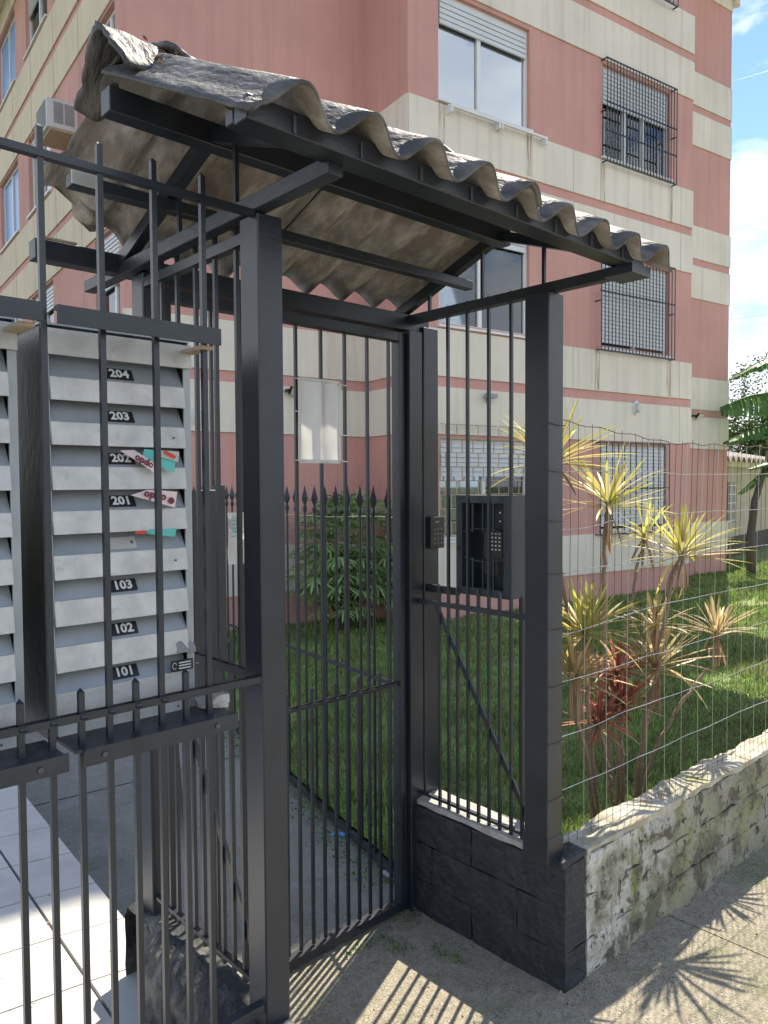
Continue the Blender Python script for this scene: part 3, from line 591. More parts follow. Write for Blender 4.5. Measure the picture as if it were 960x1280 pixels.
# ---- poster tied to the gate
po = thing('poster', 'blank white vertical poster tied to the gate bars', 'poster', (1.58, 2.015, 1.7))
def pf(u, v): x = 1.491+0.172*u; z = 1.697+0.270*v; return (x, 2.020+0.0025*math.sin(u*9+v*4)+0.004*nz((u*3, v*3, 0), 1.4), z)
mb = MB().grid(pf, 14, 18); mb.build('sheet', PAPER, po, smooth=True)
mb = MB(); 
for a, b in (((0, 0), (1, 0)), ((0, 1), (1, 1)), ((0, 0), (0, 1)), ((1, 0), (1, 1))):
    A_ = Vector(pf(*a)); B_ = Vector(pf(*b)); A_.y -= 0.0035; B_.y -= 0.0035; mb.bar(A_, B_, 0.012, 0.001, upv=(0, 1, 0))
mb.build('clear_edge_tape', PLAS, po)
for x, z in ((1.489, 1.967), (1.594, 1.965), (1.672, 1.962), (1.489, 1.86), (1.489, 1.70), (1.594, 1.695), (1.672, 1.70), (1.672, 1.79)):
    MB().bar((x-0.016, 2.014, z), (x+0.02, 2.014, z-0.002), 0.002, 0.003).build('cable_tie', PAPER, po)
# ---- notice in a plastic sleeve
no = thing('notice_sleeve', 'small creased notice in a plastic sleeve on the gate bars left of the big post', 'notice', (1.25, 2.02, 1.4))
MB().grid(lambda u, v: (1.218+0.06*u, 2.018+0.004*math.sin(v*7+u*3), 1.375+0.16*v), 6, 12).build('sleeve', PLAS, no, smooth=True)
MB().grid(lambda u, v: (1.222+0.05*u, 2.0155+0.004*math.sin(v*7+u*3), 1.45+0.075*v), 5, 8).build('printed_page', PAPER, no)
mb = MB()
for k in range(5): mb.box(1.226, 1.265, 2.009, 2.0095, 1.462+0.012*k, 1.4645+0.012*k)
mb.build('print_line', TEAL, no)

# ---- keypad on the hinge post
kp = thing('entry_keypad', 'small black entry keypad fixed on the hinge post', 'keypad', (2.08, 1.98, 1.5))
B(2.063, 2.137, 1.966, 1.985, 1.375, 1.495).build('case', BLKP, kp, bevel=0.003)
for r_ in range(4):
    for c_ in range(3):
        kx = 2.082+0.018*c_; kz = 1.448-0.018*r_; MB().box(kx-0.0022, kx+0.0022, 1.9645, 1.9662, kz-0.003, kz+0.003).build('key', SHEETG, kp)
B(2.085, 2.105, 1.9645, 1.9662, 1.472, 1.478).build('display', SHEETG, kp)

# ---- intercom cabinet behind the side railing
ic = thing('intercom_cabinet', 'grey steel intercom cabinet with a barred door behind the railing', 'intercom', (2.1, 1.72, 1.2))
X0, X1, Y0, Y1, Z0, Z1 = 2.055, 2.155, 1.592, 1.835, 1.222, 1.578
mb = MB(); mb.box(X0+0.02, X1, Y0, Y0+0.005, Z0, Z1); mb.box(X0+0.02, X1, Y1-0.005, Y1, Z0, Z1); mb.box(X0+0.02, X1, Y0+0.005, Y1-0.005, Z1-0.005, Z1); mb.box(X0+0.02, X1, Y0+0.005, Y1-0.005, Z0, Z0+0.005); mb.box(X1-0.005, X1, Y0+0.005, Y1-0.005, Z0+0.005, Z1-0.005)
mb.build('housing', INTER, ic)
mb = MB()
for a in ((Y0, Y0+0.028, Z0, Z1), (Y1-0.028, Y1, Z0, Z1), (Y0+0.028, Y1-0.028, Z0, Z0+0.028), (Y0+0.028, Y1-0.028, Z1-0.028, Z1)): mb.box(X0, X0+0.018, *a)
dr = mb.build('door', INTER, ic, bevel=0.001)
for i in range(1, 4):
    y = Y0+0.028+i*(Y1-Y0-0.056)/4
    B(X0+0.004, X0+0.012, y-0.003, y+0.003, Z0+0.028, Z0+0.135).build('door_bar', INTER, dr); B(X0+0.004, X0+0.012, y-0.003, y+0.003, Z0+0.225, Z1-0.028).build('door_bar', INTER, dr)
for z_, s_ in ((Z0+0.135, 1), (Z0+0.225, -1)):
    MB().tube([(X0+0.008, Y0+0.028+t*(Y1-Y0-0.056), z_ - s_*0.014*math.sin(math.pi*t)) for t in np.linspace(0, 1, 9)], 0.0032).build('door_scroll', INTER, dr)
B(X0+0.025, X0+0.060, Y0+0.050, Y0+0.135, Z0+0.075, Z0+0.235).build('intercom_unit', BLKP, ic, bevel=0.002)
for r_ in range(5):
    for c_ in range(3):
        y = Y0+0.062+0.016*c_; z = Z0+0.222-0.014*r_; B(X0+0.0225, X0+0.0245, y-0.003, y+0.003, z-0.0025, z+0.0025).build('key', KEYW, ic)
for z in (Z1-0.06, Z1-0.09): B(X0+0.020, X0+0.024, Y0+0.055, Y0+0.059, z-0.003, z+0.003).build('indicator', KEYW, ic)
B(X0-0.003, X0+0.001, Y1-0.02, Y1-0.012, Z0+0.155, Z0+0.175).build('keyhole', BLKP, ic)
B(2.058, 2.072, 1.83, 1.99, 1.212, 1.240).build('support_arm', PAINT, ic)
B(2.145, 2.157, 1.60, 1.62, 0.43, 1.23).build('support_leg', PAINT, ic)

# ================================================================== LETTERBOXES
def letterbox(xl, xr, label, numbers, group=None):
    Yf = 1.482; t = thing('letterbox_bank', label, 'letterbox', ((xl+xr)/2, Yf, 1.117), group=group)
    fz = [1.868, 1.783, 1.698, 1.612, 1.527, 1.440, 1.351, 1.262, 1.128]   # lower edges of the flaps
    d = 0.33
    B(xl, xl+0.004, Yf+0.002, Yf+d, 1.13, 1.925).build('side_panel', DSTEEL, t); B(xr-0.004, xr, Yf+0.002, Yf+d, 1.13, 1.925).build('side_panel', DSTEEL, t)
    B(xl+0.004, xr-0.004, Yf+d-0.004, Yf+d, 1.13, 1.925).build('back_panel', DSTEEL, t); B(xl-0.003, xr+0.003, Yf+0.003, Yf+d, 1.925, 1.929).build('lid', GREYM, t); B(xl+0.004, xr-0.004, Yf+0.01, Yf+d-0.004, 1.124, 1.13).build('floor', GREYM, t)
    B(xr-0.014, xr+0.002, Yf-0.002, Yf+0.002, 1.13, fz[0]).build('edge_strip', GREYM, t); B(xl-0.002, xl+0.010, Yf-0.002, Yf+0.002, 1.13, fz[0]).build('edge_strip', GREYM, t)
    a, b = xl+0.010, xr-0.014
    B(xl-0.002, xr+0.002, Yf-0.010, Yf-0.003, fz[0], 1.917).build('top_flap', ZINC, t, bevel=0.0008)
    for i, num in enumerate(numbers):
        zt, zb = fz[i], fz[i+1]; zm = zt-0.0405
        # sloping slot back under the flap above
        MB().hexa([(a, Yf-0.001, zm), (b, Yf-0.001, zm), (b, Yf+0.003, zm), (a, Yf+0.003, zm), (a, Yf+0.030, zt+0.006), (b, Yf+0.030, zt+0.006), (b, Yf+0.034, zt+0.006), (a, Yf+0.034, zt+0.006)]).build('slot_panel', GREYM, t)
        MB().hexa([(a, Yf-0.012, zb), (b, Yf-0.012, zb), (b, Yf-0.005, zb), (a, Yf-0.005, zb), (a, Yf-0.004, zm), (b, Yf-0.004, zm), (b, Yf+0.001, zm), (a, Yf+0.001, zm)]).build('flap', ZINC, t, bevel=0.0006)
        
        if i % 3 == 1: B(b-0.03, b-0.027, Yf-0.0135, Yf-0.009, zb+0.02, zb+0.023).build('rivet', BOLT, t)
        if num is None: continue
        sl = Vector((0, 0.031, zt+0.006-zm)).normalized(); nrm = Vector((0, -sl.z, sl.y)); cx = xl+0.150
        c = Vector((cx, Yf-0.001, zm)) + sl*0.019 + nrm*0.0015
        hw, hh = 0.029, 0.0135; ux = Vector((1, 0, 0))
        P4 = [c-ux*hw-sl*hh, c+ux*hw-sl*hh, c+ux*hw+sl*hh, c-ux*hw+sl*hh]
        pl = MB().hexa([p+nrm*0.0 for p in P4] + [p+nrm*0.001 for p in P4]).build('number_label', BLKP if num != '104' else PAPER, t)
        if num != '104': put_text(num, 0.027, c+nrm*0.0016, ux, sl).build('number', KEYW, pl)
        else:
            q = c+ux*0.02+nrm*0.0016; MB().box(q.x-0.002, q.x+0.002, q.y-0.001, q.y, q.z-0.004, q.z+0.003).build('worn_mark', BLKP, pl)
    # clamp bars in front
    B(xl-0.012, xr+0.012, 1.366, 1.372, 1.905, 1.938).build('clamp_bar', PAINT2, t); B(xl-0.012, xr+0.012, 1.372, 1.386, 1.930, 1.938).build('clamp_bar', PAINT2, t)
    B(xl+0.020, xr+0.040, 1.366, 1.372, 1.108, 1.140).build('clamp_bar', PAINT2, t); B(xl+0.004, xr+0.034, 1.372, 1.475, 1.134, 1.140).build('clamp_bar', PAINT2, t)
    for q in (xl+0.055, xr-0.01): MB().tube([(q, 1.362, 1.124), (q, 1.368, 1.124)], 0.005, 8).build('bolt', BOLT, t)
    B(xr-0.022, xr+0.006, 1.39, 1.47, 1.898, 1.905).build('wood_shim', WOOD, t)
    B(xr-0.05, xr+0.0, 1.40, 1.47, 1.116, 1.134).build('wood_shim', WOOD, t)
    return t
L1 = letterbox(0.502, 0.803, 'grey metal bank of letterboxes numbered 204 to 101 behind the railing', ['204', '203', '202', '201', '104', '103', '102', '101'], 'letterbox banks')
L2 = letterbox(0.155, 0.453, 'second bank of letterboxes cut off at the left edge of the photo', [None]*8, 'letterbox banks')
B(0.745, 0.795, 1.4675, 1.4695, 1.225, 1.248).build('maker_sticker', BLKP, L1)
mb = MB()
for k in range(3): mb.box(0.762, 0.79, 1.4665, 1.4674, 1.229+0.006*k, 1.2315+0.006*k)
mb.tube([(0.752+0.0045*math.cos(t), 1.467, 1.237+0.007*math.sin(t)) for t in np.linspace(0.3, 5.6, 9)], 0.0008, 4)
mb.build('sticker_print', KEYW, L1)
# leaflets poking out of the slots
def leaflet(label, corners, m, name='leaflet'):
    t = thing(name, label, 'leaflet', corners[0], group='leaflets in the letterboxes'); c = [Vector(p) for p in corners]; n = (c[1]-c[0]).cross(c[3]-c[0]).normalized()
    def f(u, v): 
        p = c[0].lerp(c[1], u).lerp(c[3].lerp(c[2], u), v); return p + n*0.002*math.sin(u*3.1)
    mb = MB().grid(f, 8, 3); mb.grid(lambda u, v: f(u, v)+n*0.0006, 8, 3, flip=True); mb.build('sheet', m, t); return t, c, n
Yl = 1.467
t, c, n = leaflet('white leaflet with dark red print hanging from the 202 slot', [(0.645, Yl+0.01, 1.690), (0.716, Yl-0.012, 1.640), (0.722, Yl-0.012, 1.655), (0.675, Yl+0.01, 1.692)], PINKP)
put_text('opdo', 0.020, (0.688, Yl-0.008, 1.667), (-0.05, 0.0, 0.026), (-0.02, 0, -0.05), 0.0008).build('print', MAROON, t)
t, c, n = leaflet('teal leaflet with white and red corner in the 202 slot', [(0.690, Yl+0.006, 1.672), (0.750, Yl-0.014, 1.646), (0.758, Yl-0.014, 1.690), (0.695, Yl+0.006, 1.694)], TEAL)
MB().hexa([(0.715, Yl-0.012, 1.680), (0.757, Yl-0.020, 1.668), (0.760, Yl-0.020, 1.690), (0.715, Yl-0.012, 1.692), (0.715, Yl-0.0112, 1.680), (0.757, Yl-0.0192, 1.668), (0.760, Yl-0.0192, 1.690), (0.715, Yl-0.0112, 1.692)]).build('white_corner', PAPER, t)
MB().bar((0.728, Yl-0.0165, 1.689), (0.75, Yl-0.0205, 1.677), 0.0008, 0.008).build('red_print', RED, t)
t, c, n = leaflet('pinkish white leaflet with dark print hanging from the 201 slot', [(0.665, Yl+0.008, 1.600), (0.751, Yl-0.014, 1.573), (0.757, Yl-0.014, 1.606), (0.70, Yl+0.004, 1.611)], PINKP)
put_text('opdo', 0.022, (0.710, Yl-0.0085, 1.597), (-0.05, 0.01, 0.011), (-0.011, 0, -0.05), 0.0008).build('print', MAROON, t)
MB().tube([(0.742, Yl-0.0158, 1.588), (0.742, Yl-0.0168, 1.588)], 0.007, 12).build('logo_disc', MAROON, t)
t, c, n = leaflet('corner of a teal leaflet in the 104 slot', [(0.70, Yl+0.008, 1.520), (0.751, Yl-0.012, 1.513), (0.755, Yl-0.012, 1.530), (0.69, Yl+0.008, 1.530)], TEAL)
MB().hexa([(0.668, Yl-0.004, 1.522), (0.69, Yl-0.004, 1.520), (0.692, Yl-0.004, 1.528), (0.668, Yl-0.004, 1.528), (0.668, Yl-0.003, 1.522), (0.69, Yl-0.003, 1.520), (0.692, Yl-0.003, 1.528), (0.668, Yl-0.003, 1.528)]).build('red_corner', RED, t)
tag(MB().grid(lambda u, v: (0.76+0.04*u, 1.462+0.012*v+0.004*math.sin(9*u+4*v), 1.262+0.022*v+0.004*math.sin(6*u)), 8, 5).build('crumpled_bag', SHEETG), 'crumpled grey plastic bag stuffed in the 101 slot', 'bag')
tag(rough_block(0.80, 0.85, 1.42, 1.46, 1.142, 1.165, 0.012, 40, 6, 6, 4, seed=5).build('tissue_wad', PAPER), 'white tissue wad lying on the lower clamp bar', 'tissue')

# ================================================================== GARDEN RAILING (spear heads) along the path
sr = thing('spear_railing', 'low black railing with spear tips running along the garden path', 'railing', (*FLY(0), 0))
def spear(z0, z1):
    mb = MB().tube([(0, 0, z0), (0, 0, z1-0.13)], 0.0065, 6); mb.tube([(0, 0, z1-0.135), (0, 0, z1-0.12), (0, 0, z1-0.11), (0, 0, z1-0.095)], [0.008, 0.012, 0.012, 0.007], 6)
    a = z1-0.095; w = 0.019; t_ = 0.005
    dx, dy = 0.258, 0.966
    pr = [(0, a), (w*0.4, a+0.008), (w*1.0, a+0.03), (w*0.45, a+0.055), (0, z1), (-w*0.45, a+0.055), (-w, a+0.03), (-w*0.4, a+0.008)]
    mb.tube([(0, 0, a), (0, 0, a+0.012), (0, 0, a+0.032), (0, 0, a+0.060), (0, 0, z1)], [0.007, 0.015, 0.021, 0.011, 0.001], 4); return mb
    V_ = [(p*dx - t_/2*dy, p*dy + t_/2*dx, q) for p, q in pr] + [(p*dx + t_/2*dy, p*dy - t_/2*dx, q) for p, q in pr]; n = 8
    mb.add(V_, [tuple(range(n)), tuple(range(2*n-1, n-1, -1))] + [(i, n+i, n+(i+1) % n, (i+1) % n) for i in range(n)]); return mb
place_bars(sr, [(*FLY(-0.045+0.1275*i), 0) for i in range(44)], spear(0.03, 1.615), 'spear_bar', None)
for s0, s1 in ((0, 2.75), (2.78, 5.7)):
    MB().bar((*FLY(s0), 0.045), (*FLY(s1), 0.0), 0.02, 0.03).build('bottom_rail', PAINT2, sr)
    MB().bar((*FLY(s0-0.05), 0.822-0.06*s0), (*FLY(s1), 0.822-0.06*s1), 0.008, 0.018).build('middle_rail', PAINT, sr)
MB().tube([(*FLY(s), 1.487-0.025*s+0.004*math.sin(s*7)) for s in np.arange(-0.05, 5.6, 0.2)], 0.0022, 5).build('top_wire', WIREM, sr)
# blue scrap and white scrap on the path edge
tag(rough_block(2.15, 2.19, 2.63, 2.69, 0.0, 0.012, 0.012, 30, 6, 6, 2, seed=11).build('plastic_scrap', BLUEC), 'blue plastic scrap lying at the path edge', 'litter')
tag(rough_block(2.06, 2.075, 2.18, 2.25, 0.02, 0.03, 0.002, 30, 2, 6, 1, seed=12).build('paper_scrap', PAPER), 'white scrap lying beside the hinge post', 'litter')

# ================================================================== WIRE MESH FENCE on the low wall
wf = thing('wire_fence', 'sagging wire mesh fence standing on the whitewashed low wall', 'fence', (2.03, 1.38, 0.43))
def wfy(x): return 1.385 - 0.034*(x-2.12)
def ztop(x): return 1.823 - 0.055*min(1, (x-2.0)/0.75) + (0.02*max(0, x-2.75))*0.5 + 0.004*math.sin(x*31)
hz_ = [0.455, 0.62, 0.80, 0.98, 1.16, 1.335, 1.50, 1.655]
for i, z in enumerate(hz_):
    pts = [(x, wfy(x)+0.006*nz((x*2.2, z*5, 0), 1.5), z + 0.010*nz((x, z*9, 2), 1.9) + 0.005*nz((x, z*9, 2), 6) - (0.03*math.exp(-((x-2.1)/0.25)**2) if i in (4, 6) else 0)) for x in np.arange(2.03, 9.5, 0.06)]
    MB().tube(pts, 0.0015, 4).build('line_wire', WIREM, wf)
MB().tube([(x, wfy(x), ztop(x)) for x in np.arange(2.03, 9.5, 0.04)], 0.0018, 4).build('line_wire', RUSTW, wf)
x = 2.06; i = 0
while x < 7.5:
    zt = ztop(x)+random.uniform(0, 0.012); l_ = random.uniform(-0.006, 0.006)
    lean = (0.035 if 2.75 < x < 3.5 else 0.0)
    MB().tube([(x+l_, wfy(x), 0.432), (x, wfy(x)+0.003, 0.9), (x+0.3*lean, wfy(x)-0.002, 1.5), (x+lean+l_, wfy(x)+0.002, zt)], 0.00105, 4).build('mesh_wire', RUSTW if i % 3 else WIREM, wf); i += 1; x += 0.0435
for z in (0.62, 0.80, 0.98, 1.16, 1.335, 1.50, 1.655, 1.80):
    MB().tube([(1.948, 1.358, z+0.005), (1.99, 1.357, z), (2.034, 1.358, z), (2.036, 1.39, z)], 0.0014, 4).build('wire_tie', RUSTW, wf)
B(2.031, 2.036, 1.372, 1.40, 0.43, 1.83).build('edge_strip', PAINT, wf)

# ================================================================== PLANTS with rosettes of striped leaves
def leaf_mesh(name, m, Ln, droop, hw=0.006):
    mb = MB(); n = 7; vs = []
    for i in range(n+1):
        t = i/n; w = hw*(0.55+1.6*t)*(1-t)**0.55 if t < 1 else 0; w = min(w, hw); z = -droop*t*t*Ln; y = Ln*t*(1-droop*0.25*t)
        vs += [(-w, y, z+w*0.45), (0, y, z), (w, y, z+w*0.45)]
    fs = []
    for i in range(n):
        a = 3*i; fs += [(a, a+1, a+4, a+3), (a+1, a+2, a+5, a+4)]
    mb.add(vs, fs); o = mb.build(name, m, smooth=True); me = o.data; bpy.data.objects.remove(o); return me
LM = {k: [leaf_mesh('leaf', m, 0.27, d, hw) for d, hw in ((0.03, 0.0062), (0.12, 0.007), (0.28, 0.007), (0.55, 0.0062))] for k, m in (('y', LYEL), ('p', LPNK), ('r', LRED), ('d', LDRY))}
def rosette(plant, c, key, n, size, tiltx=0.0, tilty=0.0):
    c = Vector(c); off = ORG[plant.name]
    n = int(n*1.2)
    for i in range(n):
        el = R(random.uniform(-10, 88)) if random.random() < 0.7 else R(random.uniform(5, 60)); az = i*2.39996+random.uniform(-.2, .2)
        d = Vector((math.cos(el)*math.cos(az)+tiltx, math.cos(el)*math.sin(az)+tilty, math.sin(el))).normalized()
        side_ = d.cross(Vector((0, 0, 1))); side_ = side_.normalized() if side_.length > 0.01 else Vector((1, 0, 0)); upn = side_.cross(d)
        s = size/0.27*random.uniform(.72, 1.12)*(0.85+0.25*math.cos(el))
        if key == 'm': kk = random.choice('pyr')
        else: kk = key if random.random() < .8 else 'p'
        if i >= n-7: kk = 'd'; el = R(random.uniform(-80, -35)); d = Vector((math.cos(el)*math.cos(az), math.cos(el)*math.sin(az), math.sin(el))); side_ = d.cross(Vector((0, 0, 1))).normalized(); upn = side_.cross(d); s *= 0.75
        me = LM[kk][0 if el > R(55) else random.choice((0, 1, 1, 2)) if el > 0 else random.choice((1, 2, 3))]
        o = bpy.data.objects.new('leaf', me); COL.objects.link(o); o.parent = plant
        o.matrix_local = Matrix.Translation(c - off + d*0.008 - Vector((0, 0, random.uniform(0, 0.035)))) @ Matrix((side_, d, upn)).transposed().to_4x4() @ Matrix.Diagonal((1.0+0.2*s, s, s, 1))
def stemline(plant, pts, r0, r1):
    P = [Vector(p) for p in pts]; P[-1].z = 0.03; n = 26; out = []
    L_ = len(P)-1
    for i in range(n+1):
        t = i/n*L_; k = min(int(t), L_-1); u = t-k; p0, p1, p2, p3 = P[max(k-1, 0)], P[k], P[k+1], P[min(k+2, L_)]
        q = 0.5*((2*p1)+(p2-p0)*u+(2*p0-5*p1+4*p2-p3)*u*u+(3*p1-p0-3*p2+p3)*u**3) + Vector((random.uniform(-.006,.006), random.uniform(-.006,.006), 0)); out.append(q)
    MB().tube(out, [r1+(r0-r1)*i/n + (0.0009 if i % 2 else 0) for i in range(n+1)], 7).build('stem', STEM, plant, smooth=True)
STEMS = dict(
 R1=[(2.352,1.62,1.713),(2.454,1.66,1.325),(2.671,1.72,0.811),(2.945,1.8,0.206)],
 R2=[(2.78,1.65,1.539),(2.808,1.68,1.298),(2.92,1.74,0.762),(3.102,1.8,0.123)],
 R3=[(3.328,1.78,1.375),(3.227,1.78,1.112),(3.131,1.78,0.716),(3.173,1.8,0.109)],
 R4=[(3.169,1.52,1.318),(3.103,1.54,1.166),(3.112,1.6,0.824),(3.129,1.66,0.558),(3.203,1.76,0.132)],
 R5=[(2.527,1.6,1.052),(2.609,1.64,0.837),(2.749,1.7,0.531),(2.946,1.78,0.183)],
 R6=[(3.21,1.66,0.987),(3.237,1.68,0.79),(3.221,1.72,0.45),(3.262,1.78,0.12)],
 R7=[(3.476,1.5,0.937),(3.392,1.52,0.762),(3.246,1.58,0.588),(3.221,1.68,0.348),(3.248,1.76,0.13)],
 R8=[(2.432,1.58,0.905),(2.517,1.62,0.701),(2.719,1.7,0.438),(2.893,1.76,0.191)],
 R9=[(3.136,1.62,0.81),(3.158,1.66,0.589),(3.149,1.7,0.362),(3.174,1.76,0.121)],
 R10=[(2.984,1.72,0.807),(3.022,1.74,0.564),(3.059,1.76,0.332),(3.113,1.79,0.115)],
 R11=[(2.943,1.68,0.664),(2.98,1.7,0.511),(3.066,1.74,0.299),(3.152,1.78,0.107)],
 R12=[(2.798,1.70,0.622),(2.876,1.72,0.461),(2.974,1.75,0.285),(3.068,1.78,0.125)])
PG = 'striped dracaenas behind the wire fence'
def plant(label, base, items):
    t = thing('dracaena', label, 'plant', (*base, 0.03), group=PG)
    for k, key, n, size, r0, tx, ty in items:
        stemline(t, STEMS[k], r0*0.78, 0.006); c = STEMS[k][0]; rosette(t, c, key, n, size, tx, ty)
plant('yellow striped dracaena nearest the black post, leaning left over the wall', (2.93, 1.78), [('R1', 'y', 46, 0.27, 0.013, .1, 0), ('R5', 'y', 62, 0.25, 0.014, 0, 0), ('R8', 'p', 50, 0.20, 0.013, 0, 0)])
plant('tall yellow dracaena in the middle of the clump, by the barred window', (3.10, 1.80), [('R2', 'y', 54, 0.26, 0.014, .15, .0), ('R3', 'y', 34, 0.20, 0.011, .0, .0)])
plant('dracaena at the right of the clump with a thick leaning stem and large yellow head', (3.22, 1.76), [('R4', 'y', 56, 0.26, 0.019, .1, 0), ('R6', 'p', 40, 0.18, 0.012, 0, 0), ('R7', 'p', 40, 0.20, 0.012, 0, 0), ('R9', 'p', 52, 0.26, 0.013, 0.1, 0)])
plant('low dark red cordyline at the foot of the dracaena clump', (3.09, 1.79), [('R10', 'r', 70, 0.19, 0.012, 0, 0), ('R11', 'r', 80, 0.19, 0.014, 0, 0), ('R12', 'r', 50, 0.17, 0.012, 0, 0)])

# ================================================================== APARTMENT BUILDING (own frame turned 9 degrees)
BA = R(-9.0)
def bw(u, v, z): return (u*math.cos(BA)-v*math.sin(BA), u*math.sin(BA)+v*math.cos(BA), z)
bld = thing('apartment_building', 'pink and cream banded apartment block behind the lawn', 'building', (0, 0, 0), BA)
class Wall:
    """a wall plane: s runs along it to the right as seen from outside, d out of it, z up"""
    def __init__(s, p0, p1):
        s.p0 = Vector((*p0, 0)); e = Vector((*p1, 0))-s.p0; s.len = e.length; s.e = e.normalized(); s.n = Vector((s.e.y, -s.e.x, 0))
    def P(s, a, d, z): q = s.p0 + s.e*a + s.n*d; return (q.x, q.y, z)
    def box(s, mb, a0, a1, d0, d1, z0, z1): return mb.hexa([s.P(a0, d1, z0), s.P(a1, d1, z0), s.P(a1, d0, z0), s.P(a0, d0, z0), s.P(a0, d1, z1), s.P(a1, d1, z1), s.P(a1, d0, z1), s.P(a0, d0, z1)])
FL = [0.0, 2.565, 5.13, 7.695]           # storey shifts
def bands(k):                            # cream bands (z0, z1) of storey k
    o = FL[k]; r_ = [(2.2+o*1.0, 2.75+o), (2.875+o, 3.42+o)]
    return r_
def wall_build(w, openings, cream, top=10.25, proud=0.022, only_low=False, trim=(0, 0)):
    """pink wall with window openings; cream bands stand proud of it"""
    zs = sorted({-0.2, top} | {z for o in openings for z in o[2:4]}); mb = MB()
    for z0, z1 in zip(zs[:-1], zs[1:]):
        cur = trim[0]
        for a0, a1 in sorted((o[0], o[1]) for o in openings if o[2] < (z0+z1)/2 < o[3]):
            if a0 > cur: w.box(mb, cur, a0, -0.16, 0, z0, z1)
            cur = a1
        if cur < w.len-trim[1]: w.box(mb, cur, w.len-trim[1], -0.16, 0, z0, z1)
    mb.build('wall', PINK, bld)
    bz = [(0.38, 0.92)]
    for k in range(3): bz += bands(k) if not (only_low and k >= 2) else []
    if not only_low: bz += [(2.2+FL[3], min(top, 2.75+FL[3]))]
    if only_low: bz = [b for b in bz if b[1] < 6.1]
    for z0, z1 in bz:
        w.box(MB(), 0, w.len, 0.001, proud, z0, z1).build('cream_band', cream, bld)
        nj = max(1, int(w.len/2.6))
def window(w, a0, a1, z0, z1, shutter=0.0, mullions=(0.42,), gl=GLASS, curtain=False, frame=0.045, deep=0.09, sill=True, room=True):
    f = MB(); d0, d1 = -deep, -deep+0.04
    w.box(f, a0, a0+frame, d0, d1, z0, z1); w.box(f, a1-frame, a1, d0, d1, z0, z1); w.box(f, a0+frame, a1-frame, d0, d1, z0, z0+frame); w.box(f, a0+frame, a1-frame, d0, d1, z1-frame, z1)
    for m in mullions: x_ = a0+(a1-a0)*m; w.box(f, x_-0.028, x_+0.028, d0+0.004, d1+0.004, z0+frame, z1-frame)
    fr = f.build('window', WHITE, bld)
    zt = z1-frame - shutter*(z1-z0-2*frame)
    if zt-z0 > frame+0.05:
        ms = [0]+list(mullions)+[1]
        for p, q in zip(ms[:-1], ms[1:]):
            x0 = a0+(a1-a0)*p + (frame if p == 0 else 0.028); x1 = a0+(a1-a0)*q - (frame if q == 1 else 0.028)
            w.box(MB(), x0, x1, d0+0.012, d0+0.017, z0+frame, z1-frame).build('pane', gl, fr)
    if shutter > 0:
        s = MB(); ns = max(2, int((z1-frame-zt)/0.052)); h = (z1-frame-zt)/ns
        for i in range(ns): 
            za = zt+h*i; s.hexa([w.P(a0+frame, d1+0.030, za), w.P(a1-frame, d1+0.030, za), w.P(a1-frame, d1+0.006, za), w.P(a0+frame, d1+0.006, za), w.P(a0+frame, d1+0.018, za+h*0.93), w.P(a1-frame, d1+0.018, za+h*0.93), w.P(a1-frame, d1+0.006, za+h*0.93), w.P(a0+frame, d1+0.006, za+h*0.93)])
        s.build('roller_shutter', SHUT, fr)
    if curtain:
        n = 60; c = MB().grid(lambda u, v: w.P(a0+frame+(a1-a0-2*frame)*u, -deep-0.10+0.022*math.sin(u*55+2*math.sin(u*9)+v*0.8), z0+0.05+(z1-z0-0.1)*v), 110, 6); c.build('curtain', CURT, fr, smooth=True)
    if sill:
        w.box(MB(), a0-0.03, a1+0.03, -0.01, 0.045, z0-0.03, z0-0.001).build('sill', WHITE, fr)
    if room: w.box(MB(), a0-0.05, a1+0.05, -0.75, -0.70, z0-0.05, z1+0.05).build('room_shade_board', DARKIN, fr)  # dark-coloured board stands in for the unlit room
    return fr
def grille(w, a0, a1, z0, z1, out, step=0.075, hbars=(0.0, 0.42, 0.45, 1.0), m=PAINT, parent=None):
    """security cage standing proud of the window, tied back to the wall"""
    g = MB(); n = int(round((a1-a0)/step))
    for i in range(n+1): x_ = a0+(a1-a0)*i/n; w.box(g, x_-0.005, x_+0.005, out, out+0.010, z0, z1)
    for h in hbars: z_ = z0+(z1-z0)*h; w.box(g, a0-0.01, a1+0.01, out-0.012, out, z_-0.009, z_+0.009)
    for x_ in (a0, a1):
        for z_ in (z0, (z0+z1)/2, z1): w.box(g, x_-0.008, x_+0.008, 0, out-0.012, z_-0.008, z_+0.008)
    return g.build('security_grille', m, parent)
# walls
main = Wall((5.04, 7.0), (10.30, 7.0)); rec = Wall((2.13, 7.9), (5.04, 7.9)); stepw = Wall((5.04, 7.9), (5.04, 7.0)); endw = Wall((10.30, 7.9), (12.74, 7.9))
d_l = Vector((math.sin(R(-3)), math.cos(R(-3))))
pc = Vector((2.52, 7.8)) + d_l*1.05; pf_ = Vector((2.52, 7.8)) + d_l*15
left = Wall((pf_.x, pf_.y), (pc.x, pc.y)); side_l = Wall((pc.x, pc.y), (2.13, 7.9)); stp2 = Wall((10.30, 7.0), (10.30, 7.9)); east = Wall((12.74, 7.9), (12.74, 18)); 
def U(u): return u-5.04
mo = []
for k in range(4):
    o = FL[k]
    mo += [(U(5.47), U(6.92), 0.93+o if k else 0.95, 2.15+o), (U(8.28), U(9.75), 0.93+o, 2.15+o)]
mo = [m for m in mo if m[3] < 10.2]
wall_build(main, mo, CREAM)
